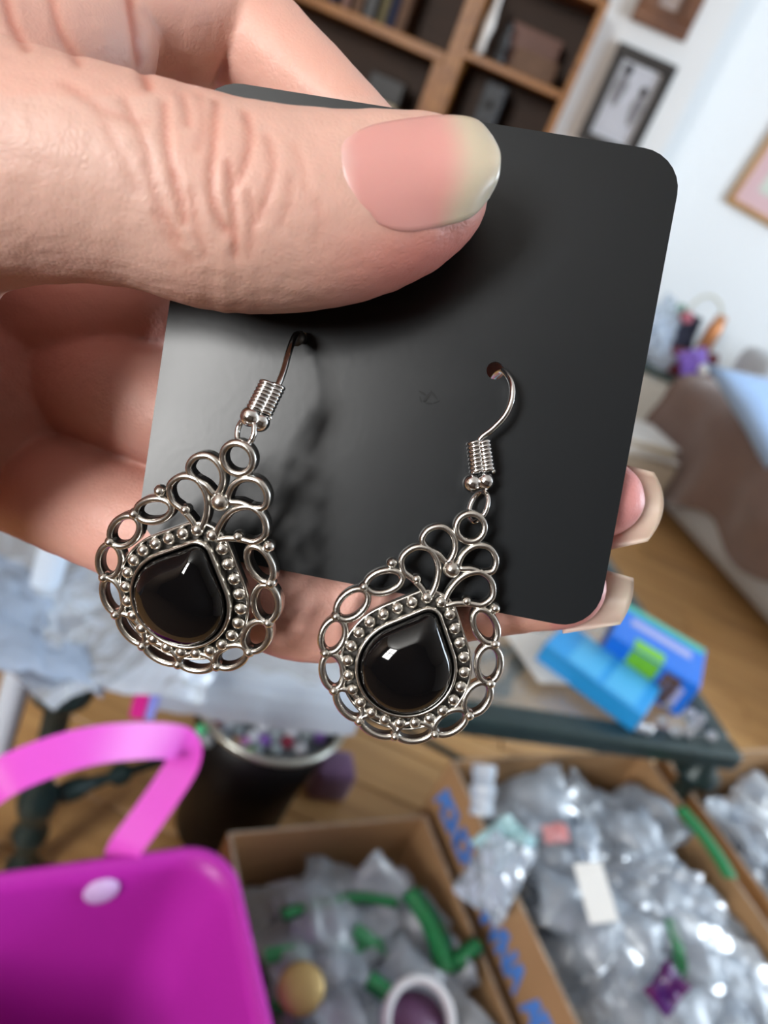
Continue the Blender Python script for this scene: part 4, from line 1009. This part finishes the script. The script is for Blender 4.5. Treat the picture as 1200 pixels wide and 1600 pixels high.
crys = bmesh.new(); bmesh.ops.create_icosphere(crys, subdivisions=1, radius=0.009); crys = bm_me('crystal_bead', crys, M_crys)
for k, (x, y) in enumerate(((995, 1142), (1008, 1145), (1052, 1148), (1072, 1150), (1082, 1138), (1074, 1120), (1108, 1156), (1030, 1132), (1038, 1106), (1046, 1096), (1090, 1128))):
    o = tag(add('crystal_bead', crys), 'clear faceted bead lying loose at the near table corner', 'bead', 'loose clear beads on the table corner'); p = on_table(x, y); o.matrix_basis = Matrix.Translation(p + Vector((0, 0, 0.0085))) @ Matrix.Rotation(k, 4, 'X')

# ------------------------------------------------------------------ black bucket of beads, lavender cube
M_rim = mat('pale_metal_rim', (0.62, 0.64, 0.58), 0.3, 0.8)
pc = Vector((-0.036, 0.830, 0))
pot = thing('bead_bucket', 'round black bucket with pale metal rim, holding beads, under the table', 'bucket', pc)
add('bucket_body', lathem('bucket_body', [(0.076, 0.0), (0.080, 0.004), (0.090, 0.16), (0.112, 0.292), (0.107, 0.292), (0.086, 0.17), (0.074, 0.02), (0.002, 0.018)], mat('black_enamel', (0.004, 0.004, 0.005), 0.45, spec=0.25), 40, pc), pot)
add('rim', tubem('rim', [pc + Vector((0.112 * math.cos(t), 0.112 * math.sin(t), 0.295)) for t in [2 * PI * i / 48 for i in range(48)]], 0.0055, M_rim, 8, True), pot)
BEADC = [('green', (0.10, 0.62, 0.30)), ('red', (0.65, 0.15, 0.12)), ('orange', (0.8, 0.42, 0.22)), ('pink', (0.8, 0.35, 0.75)), ('purple', (0.25, 0.12, 0.5)), ('lime', (0.4, 0.7, 0.25)), ('clear', (0.75, 0.8, 0.88)), ('grey', (0.35, 0.42, 0.46)), ('wine', (0.30, 0.03, 0.07))]
BM = [mat(n + '_bead', c, 0.15, 0.0, 0.6) for n, c in BEADC]
beadme = [sphere_me('glass_bead', 0.0105, m, 12, 8) for m in BM]
spots = [(316, 1141, 0), (331, 1137, 1), (366, 1162, 2), (380, 1162, 3), (386, 1177, 5), (412, 1158, 4), (449, 1160, 8), (395, 1152, 6), (353, 1135, 6), (352, 1155, 7), (470, 1170, 6), (430, 1150, 7), (340, 1150, 6), (325, 1156, 7), (400, 1170, 7), (430, 1172, 7), (455, 1148, 6), (480, 1150, 7), (500, 1150, 4), (410, 1138, 6), (370, 1142, 7)]
for k, (x, y, c) in enumerate(spots):
    p = at_z(x, y, 0.275)
    o = tag(add('glass_bead', beadme[c]), {'green': 'green glass bead in the black bucket', 'red': 'red glass bead in the black bucket', 'orange': 'orange glass bead in the black bucket', 'pink': 'pink glass bead in the black bucket', 'purple': 'purple glass bead among beads in the black bucket', 'lime': 'lime green bead at the front rim of the black bucket', 'clear': 'clear glass bead among beads in the black bucket', 'grey': 'grey glass bead among beads in the black bucket', 'wine': 'wine red bead in the black bucket'}[BEADC[c][0]], 'bead', 'beads in the black bucket')
    o.location = p
tag(add('bead_fill', lathem('bead_fill', [(0.09, 0.20), (0.100, 0.262), (0.06, 0.268), (0.002, 0.270)], mat('mixed_small_beads', (0.20, 0.24, 0.27), 0.25, noise_scale=160, noise_amt=0.8, col2=(0.55, 0.6, 0.66), bump=1.0, bump_scale=160), 36, pc)), 'mass of tiny grey beads filling the black bucket', 'beads', kind='stuff')
cl = at_z(506, 1230, 0.0); M_lavc = mat('lavender_plush', (0.24, 0.13, 0.27), 0.95, sheen=0.4, bump=0.8, bump_scale=120, noise_scale=50, noise_amt=0.4)
me = boxm('lavender_cube', cl + Vector((0, 0, 0.036)), (0.075, 0.065, 0.072), M_lavc, RT, 0.012, 3, True)
tag(add('lavender_cube', me), 'dusty lavender plush cube on the wooden floor', 'cube')

# ------------------------------------------------------------------ cardboard boxes with bagged jewellery
M_card1 = mat('brown_cardboard', (0.46, 0.27, 0.13), 0.85, noise_scale=9, noise_amt=0.2, bump=0.15, bump_scale=120)
M_cardE = mat('corrugated_edge', (0.46, 0.38, 0.30), 0.9, noise_scale=90, noise_amt=0.7, col2=(0.20, 0.13, 0.08))
BA = Vector((0.53, -0.848, 0)); BN = Vector((0.848, 0.53, 0)); RBOX = Matrix((BA, BN, Vector((0, 0, 1)))).transposed()
def carton(label, corner, la, wn, zt, th=0.005, group=None):
    """open box: corner = far left outer corner; la along BA (towards the viewer), wn along BN"""
    t = thing('cardboard_box', label, 'box', Vector((corner.x, corner.y, 0)) + BA * la / 2 + BN * wn / 2, group)
    o = Vector((corner.x, corner.y, 0))
    def wl(name, a0, a1, n0, n1, z0, z1):
        w = add(name, boxm(name, o + BA * (a0 + a1) / 2 + BN * (n0 + n1) / 2 + Vector((0, 0, (z0 + z1) / 2)), (a1 - a0, n1 - n0, z1 - z0), M_card1, RBOX, 0.001, 1), t)
        if name == 'side_wall': add('corrugated_edge', boxm('corrugated_edge', o + BA * (a0 + a1) / 2 + BN * (n0 + n1) / 2 + Vector((0, 0, z1 + 0.0005)), (a1 - a0 - 0.002, n1 - n0 - 0.001, 0.0012), M_cardE, RBOX), w)
    wl('bottom', 0, la, 0, wn, 0.001, 0.006)
    wl('side_wall', 0, la, 0, th, 0.006, zt); wl('side_wall', 0, la, wn - th, wn, 0.006, zt)
    wl('side_wall', 0, th, th, wn - th, 0.006, zt); wl('side_wall', la - th, la, th, wn - th, 0.006, zt)
    return t, o
C1 = at_z(355, 1300, 0.27); C1r = at_z(664, 1270, 0.27); W1 = (C1r - C1).dot(BN)
C2 = at_z(704, 1187, 0.34)
b1, o1 = carton('open brown cardboard box of bagged jewellery between basket and lettered box', C1, 0.46, W1, 0.27)
b2, o2 = carton('open brown cardboard box with blue lettering on its side, heaped with bags', C2, 0.52, 0.385, 0.34)
C3 = Vector((C2.x, C2.y, 0)) + BN * 0.475 + BA * (-0.02)
b3, o3 = carton('open brown cardboard box at the right edge of the picture', C3, 0.5, 0.36, 0.30)
# blue print on the outer side of the second box
M_print = mat('blue_print', (0.09, 0.28, 0.80), 0.7)
def wall_pt(px, py):
    """pixel -> (distance along wall, height) on the outer left wall of the lettered box"""
    r = ray(px, py); t = (o2 - CAM).dot(BN) / r.dot(BN); p = CAM + r * t; return (p - o2).dot(BA), p.z
GL = {  # outlines of the letter-like marks, x along the wall, y up, unit cell
    'a': [[(0, 0), (0.25, 0), (0.33, 0.3), (0.67, 0.3), (0.75, 0), (1, 0), (0.65, 1), (0.35, 1)]],
    'b': [[(0, 0), (0.3, 0), (0.3, 1), (0, 1)], [(0.3, 0), (1, 0), (1, 0.28), (0.3, 0.28)], [(0.3, 0.72), (1, 0.72), (1, 1), (0.3, 1)], [(0.75, 0.28), (1, 0.28), (1, 0.72), (0.75, 0.72)]],
    'c': [[(0, 0), (0.28, 0), (0.28, 1), (0, 1)], [(0.28, 0.75), (1, 0.2), (1, 0), (0.72, 0), (0.28, 0.4)], [(0.72, 0.35), (1, 0.2), (1, 1), (0.72, 1)]],
    'd': [[(0, 1), (0.3, 1), (0.5, 0.4), (0.7, 1), (1, 1), (0.62, 0), (0.38, 0)]],
}
def glyph(kind, px, py, w, h, k):
    s, z = wall_pt(px, py); bm = bmesh.new()
    for poly in GL[kind]:
        lo = [bm.verts.new(o2 + BA * (s + (x - 0.5) * w) + Vector((0, 0, z + (y - 0.5) * h)) - BN * 0.0002) for x, y in poly]
        hi = [bm.verts.new(v.co - BN * 0.0006) for v in lo]; n = len(lo)
        bm.faces.new(hi); bm.faces.new(lo[::-1])
        for i in range(n): bm.faces.new((lo[i], lo[(i + 1) % n], hi[(i + 1) % n], hi[i]))
    add('printed_letter', bm_me('printed_letter', bm, M_print), b2)
for k, (kd, x, y) in enumerate((('a', 693, 1249), ('b', 702, 1271), ('c', 713, 1297), ('b', 723, 1321), ('c', 734, 1346), ('b', 743, 1372), ('d', 762, 1428), ('d', 775, 1456), ('c', 791, 1488), ('a', 806, 1524), ('a', 832, 1580), ('b', 850, 1612))):
    glyph(kd, x, y, 0.030, 0.040, k)

NV_ = 7
BAGS = [crumple_me('plastic_bag', 0.155 + 0.02 * math.sin(k * 2.1), 0.115 + 0.015 * math.cos(k * 3.3), 0.045, 60 + k, M_crinkle, 17, 13) for k in range(NV_)]
for me in BAGS[::2] + BAGS[1:4:2]:
    for p in me.polygons: p.use_smooth = True
M_gstrip = mat('green_zip', (0.015, 0.22, 0.07), 0.35)
STRIP = crumple_me('green_strip', 0.15, 0.016, 0.006, 90, M_gstrip, 12, 3, 0.6)
JM = [mat('jewel_black', (0.015, 0.015, 0.02), 0.3), mat('jewel_grey', (0.30, 0.31, 0.33), 0.35, 0.6), mat('jewel_white', (0.68, 0.70, 0.74), 0.6), mat('jewel_plum', (0.12, 0.05, 0.12), 0.4), mat('jewel_brown', (0.16, 0.10, 0.07), 0.5), mat('jewel_silver', (0.7, 0.7, 0.7), 0.2, 1.0)]
def pendant_me(k):
    """small jewellery card with two hoops, or a pendant on a loop"""
    bm = bmesh.new(); box_bm(bm, (0, 0, 0), (0.052, 0.07, 0.0012), None, 0.0005, 1)
    for sx in (-0.012, 0.012):
        r = bmesh.ops.create_icosphere(bm, subdivisions=1, radius=0.007, matrix=Matrix.Translation((sx, -0.005, 0.006)) @ Matrix.Diagonal((1, 1.5, 0.6, 1)))
    return bm_me('jewellery_card', bm, JM[k])
JME = [pendant_me(k) for k in range(len(JM))]
def heap(org, la, wn, zt, nbag, ncard, lab, clab, grp, seed, dome=0.03, green=0.25):
    rnd = random.Random(seed)
    cells = []
    nx = max(2, int(round(math.sqrt(nbag * la / wn)))); ny = max(2, int(math.ceil(nbag / nx)))
    for layer in (0, 1):
        for i in range(nx):
            for j in range(ny): cells.append((layer, (i + 0.5 + rnd.uniform(-0.3, 0.3) + 0.3 * layer) / (nx + 0.3), (j + 0.5 + rnd.uniform(-0.3, 0.3)) / ny))
    for q, (layer, u, v) in enumerate(cells):
        a = 0.085 + (la - 0.17) * min(1, u); n = 0.085 + (wn - 0.17) * v
        z = zt - 0.092 + 0.055 * layer + dome * (1 - (2 * u - 1) ** 2) * (1 - (2 * v - 1) ** 2) * 2 + rnd.uniform(-0.012, 0.012)
        p = org + BA * a + BN * n + Vector((0, 0, z)); qx, qy, _ = to_px(p)
        if not (-60 < qx < 1400 and qy < 1800): continue          # far outside the frame
        o = tag(add('plastic_bag', rnd.choice(BAGS)), lab, 'bag', grp)
        tn = Vector((rnd.uniform(-0.6, 0.6), rnd.uniform(-0.7, 0.4), 1)); mx = at_pose(p, tn, rnd.uniform(0, 6.28)); o.matrix_basis = mx
        if layer == 1 and rnd.random() < green:
            s = add('green_strip', STRIP, o); s.matrix_basis = Matrix.Translation((0, 0.055, 0.006)); s['label'] = 'green zip strip'
            o['label'] = lab.replace('clear bag', 'clear bag with green zip strip')
        if q % 2 == 0 and ncard > 0:
            ncard -= 1; c = tag(add('jewellery_card', rnd.choice(JME)), clab, 'jewellery', 'jewellery cards ' + grp.split(' ', 1)[1]); c.matrix_basis = mx @ Matrix.Translation((0, 0, -0.004)) @ Matrix.Rotation(rnd.uniform(-0.3, 0.3), 4, 'X')
heap(o1, 0.46, W1, 0.27, 20, 18, 'crumpled clear bag in the box beside the pink basket', 'small jewellery card inside a bag in the box beside basket', 'bags in the box beside the basket', 11, 0.0, 0.30)
heap(o2, 0.52, 0.385, 0.34, 30, 20, 'crumpled clear bag heaped in the blue lettered box', 'small jewellery card inside a bag in the blue lettered box', 'bags in the blue lettered box', 12, 0.012, 0.06)
heap(o3, 0.5, 0.36, 0.30, 16, 8, 'crumpled clear bag in the box at right edge', 'small jewellery card inside a bag in right edge box', 'bags in the right edge box', 13, 0.0, 0.0)
# single pieces that stand out in the heaps
def piece(name, label, cat, px, py, z, me, n=(0, -0.3, 1), spin=0.0):
    o = tag(add(name, me), label, cat); o.matrix_basis = at_pose(at_z(px, py, z), n, spin); return o
def strip_px(label, pts, z, w=0.020):
    P = [at_z(x, y, z) for x, y in crom(pts, 5)]; vs = []; fs = []
    for i, p in enumerate(P):
        t = (P[min(i + 1, len(P) - 1)] - P[max(i - 1, 0)]).normalized(); sd = t.cross(Vector((0, 0, 1))).normalized()
        for s, dz in ((-1, 0), (0, 0.005), (1, 0), (0, -0.002)): vs.append(p + sd * s * w / 2 + Vector((0, 0, dz)))
    for i in range(len(P) - 1):
        for j in range(4): fs.append((i * 4 + j, i * 4 + (j + 1) % 4, i * 4 + 4 + (j + 1) % 4, i * 4 + 4 + j))
    fs += [(3, 2, 1, 0), tuple(len(vs) - 4 + j for j in range(4))]
    tag(add('green_zip_strip', me_new('green_zip_strip', vs, fs, True, [M_gstrip])), label, 'strip')
strip_px('bright green zip strip over the right wall of the lettered box', [(1062, 1262), (1095, 1300), (1120, 1335), (1142, 1372)], 0.355, 0.028)
strip_px('dark green zip strip along right side of the box beside basket', [(640, 1392), (668, 1430), (688, 1475), (698, 1520)], 0.285, 0.032)
strip_px('short green strip wedged at the wall between two boxes', [(712, 1505), (728, 1490), (748, 1474)], 0.285, 0.022)
strip_px('long green strip across the bags in the box beside basket', [(440, 1430), (500, 1412), (560, 1402), (620, 1410)], 0.275, 0.016)
strip_px('small green strip near the bottom of the picture, left of the bangle', [(575, 1530), (600, 1548), (618, 1565)], 0.29, 0.024)
def rolled(w, l, m, seed):
    vs, fs = tube_vf([Vector((0, 0, -l / 2 + l * i / 9)) for i in range(10)], [w * (0.8 + 0.25 * noise.noise(Vector((i * 0.9, seed, 0)))) for i in range(10)], 9)
    return me_new('rolled_bag', vs, fs, False, [m])
p = at_z(757, 1195, 0.40); q_ = at_z(752, 1275, 0.36); dv = p - q_
o = tag(add('rolled_bag', rolled(0.020, dv.length, M_zip, 3)), 'rolled clear bag standing at far left of the lettered box', 'bag'); o.matrix_basis = at_pose((p + q_) / 2, dv, 0)
piece('white_label', 'white blank label lying on the bags in lettered box', 'label', 931, 1394, 0.395, boxm('white_label', (0, 0, 0), (0.042, 0.066, 0.0008), M_white), (0.1, -0.3, 1), R_(28))
piece('aqua_pouch', 'pale aqua pouch beside the cardboard wall of lettered box', 'pouch', 788, 1316, 0.37, crumple_me('aqua_pouch', 0.065, 0.05, 0.03, 70, mat('pale_aqua_film', (0.42, 0.68, 0.74), 0.3)), (-0.3, -0.3, 1), 0.9)
piece('coral_trinket', 'coral pink trinket among bags in the lettered box', 'trinket', 868, 1302, 0.385, crumple_me('coral_trinket', 0.034, 0.024, 0.02, 71, mat('coral_pink', (0.72, 0.34, 0.36), 0.4)), (0, -0.3, 1), 0.5)
piece('spilling_bag', 'bright clear bag spilling over the lettered wall', 'bag', 775, 1362, 0.355, crumple_me('spilling_bag', 0.095, 0.07, 0.04, 72, M_zip), (-0.6, -0.3, 1), 1.1)
piece('purple_brooch', 'dark purple and red brooch at the bottom of lettered box', 'brooch', 1042, 1545, 0.38, crumple_me('purple_brooch', 0.05, 0.034, 0.025, 73, mat('deep_purple_enamel', (0.07, 0.015, 0.17), 0.25, noise_scale=40, noise_amt=0.5, col2=(0.20, 0.015, 0.03))), (0, -0.3, 1), 1.0)
piece('gold_disc', 'dull gold round disc by the pink basket wall', 'disc', 470, 1545, 0.285, lathem('gold_disc', [(0.002, 0), (0.024, 0), (0.026, 0.003), (0.022, 0.006), (0.002, 0.006)], mat('dull_gold', (0.42, 0.30, 0.12), 0.4, 0.5), 20), (0, -0.4, 1))
bang = thing('bangle', 'pale round bangle at the bottom centre of the picture', 'bangle', at_z(655, 1595, 0.305))
pB = at_z(655, 1595, 0.305); add('hoop', tubem('hoop', [pB + Vector((0.036 * math.cos(t), 0.036 * math.sin(t), 0.012 * math.sin(t))) for t in [2 * PI * i / 32 for i in range(32)]], 0.0055, JM[2], 8, True), bang)
add('inner_plate', lathem('inner_plate', [(0.002, -0.003), (0.031, -0.003), (0.031, 0.0), (0.002, 0.001)], JM[3], 24, pB), bang)

# ------------------------------------------------------------------ magenta basket
M_pink = mat('magenta_plastic', (0.45, 0.022, 0.38), 0.42, 0.0, 0.4, sss=0.0, bump=0.1, bump_scale=250)
M_pinkh = mat('pink_strap_plastic', (0.80, 0.10, 0.66), 0.38, 0.0, 0.4)
BAa = Vector((0.565, -0.825, 0)); BAn = Vector((0.825, 0.565, 0))
ZR = 0.45; KC = at_z(352, 1322, ZR)                                   # far right rim corner
LB, WB = 0.34, 0.36
def bk_ring(z, inset, r=0.045, k=7):
    f = (ZR - z) / ZR; sh = 0.055 * f + inset; P = []
    a0, a1, n0, n1 = sh, LB - sh, -WB + sh, -sh
    for (ca, cn, t0) in ((a0 + r, n1 - r, 90), (a0 + r, n0 + r, 180), (a1 - r, n0 + r, 270), (a1 - r, n1 - r, 0)):
        for i in range(k + 1):
            t = math.radians(t0 + 90 * i / k); P.append(Vector((KC.x, KC.y, 0)) + BAa * (ca + r * math.cos(t)) + BAn * (cn + r * math.sin(t)) + Vector((0, 0, z)))
    return P
def basket_me():
    zs = [(0.004, 0), (0.2, 0), (0.43, 0), (0.436, -0.006), (0.447, -0.007), (0.45, -0.003), (0.449, 0.004), (0.43, 0.005), (0.2, 0.005), (0.012, 0.006)]
    vs = []; fs = []; n = None
    for z, ins in zs:
        ring = bk_ring(z, ins); n = len(ring); vs += ring
    for i in range(len(zs) - 1):
        for j in range(n): fs.append((i * n + j, i * n + (j + 1) % n, (i + 1) * n + (j + 1) % n, (i + 1) * n + j))
    fs.append(tuple(range(n))); fs.append(tuple(range((len(zs) - 1) * n, len(zs) * n)))
    me = me_new('basket_shell', vs, fs, True, [M_pink]); bm = bmesh.new(); bm.from_mesh(me); bmesh.ops.recalc_face_normals(bm, faces=bm.faces); bm.to_mesh(me); bm.free(); return me
bsk = thing('basket', 'open magenta plastic basket with a floppy strap handle', 'basket', Vector((KC.x, KC.y, 0)) + BAa * LB / 2 - BAn * WB / 2)
add('basket_shell', basket_me(), bsk)
def strap_me(pts, w, th):
    P = [at_z(x, y, z) for x, y, z in crom(pts, 7)]; vs = []; fs = []; k = len(P)
    for i, p in enumerate(P):
        t = (P[min(i + 1, k - 1)] - P[max(i - 1, 0)]).normalized(); v = (p - CAM).normalized()
        sd = t.cross(v).normalized(); nn = sd.cross(t).normalized()
        for a, b_ in ((-.5, -.5), (-.42, .5), (.42, .5), (.5, -.5)): vs.append(p + sd * a * w + nn * b_ * th)
    for i in range(k - 1):
        for j in range(4): fs.append((i * 4 + j, i * 4 + (j + 1) % 4, i * 4 + 4 + (j + 1) % 4, i * 4 + 4 + j))
    fs += [(0, 1, 2, 3), tuple(len(vs) - 4 + j for j in (3, 2, 1, 0))]
    me = me_new('handle', vs, fs, False, [M_pinkh]); bm = bmesh.new(); bm.from_mesh(me); bmesh.ops.recalc_face_normals(bm, faces=bm.faces); bm.to_mesh(me); bm.free(); return me
add('handle', strap_me([(172, 1388, 0.40), (186, 1350, 0.428), (196, 1325, 0.452), (225, 1285, 0.472), (262, 1232, 0.495), (286, 1192, 0.515), (287, 1166, 0.535), (262, 1158, 0.552), (205, 1158, 0.570), (140, 1166, 0.58), (70, 1186, 0.58), (0, 1218, 0.57), (-70, 1275, 0.53), (-120, 1350, 0.48), (-140, 1420, 0.44)], 0.030, 0.0045), bsk)
rp = at_z(158, 1386, 0.423)
add('rivet', sphere_me('rivet', 0.0155, mat('pale_lilac_rivet', (0.66, 0.50, 0.80), 0.35), 16, 10, (1, 1, 0.3)), bsk).matrix_basis = at_pose(rp + BAa * 0.004, (BAa * 1 + Vector((0, 0, 0.12))), 0)
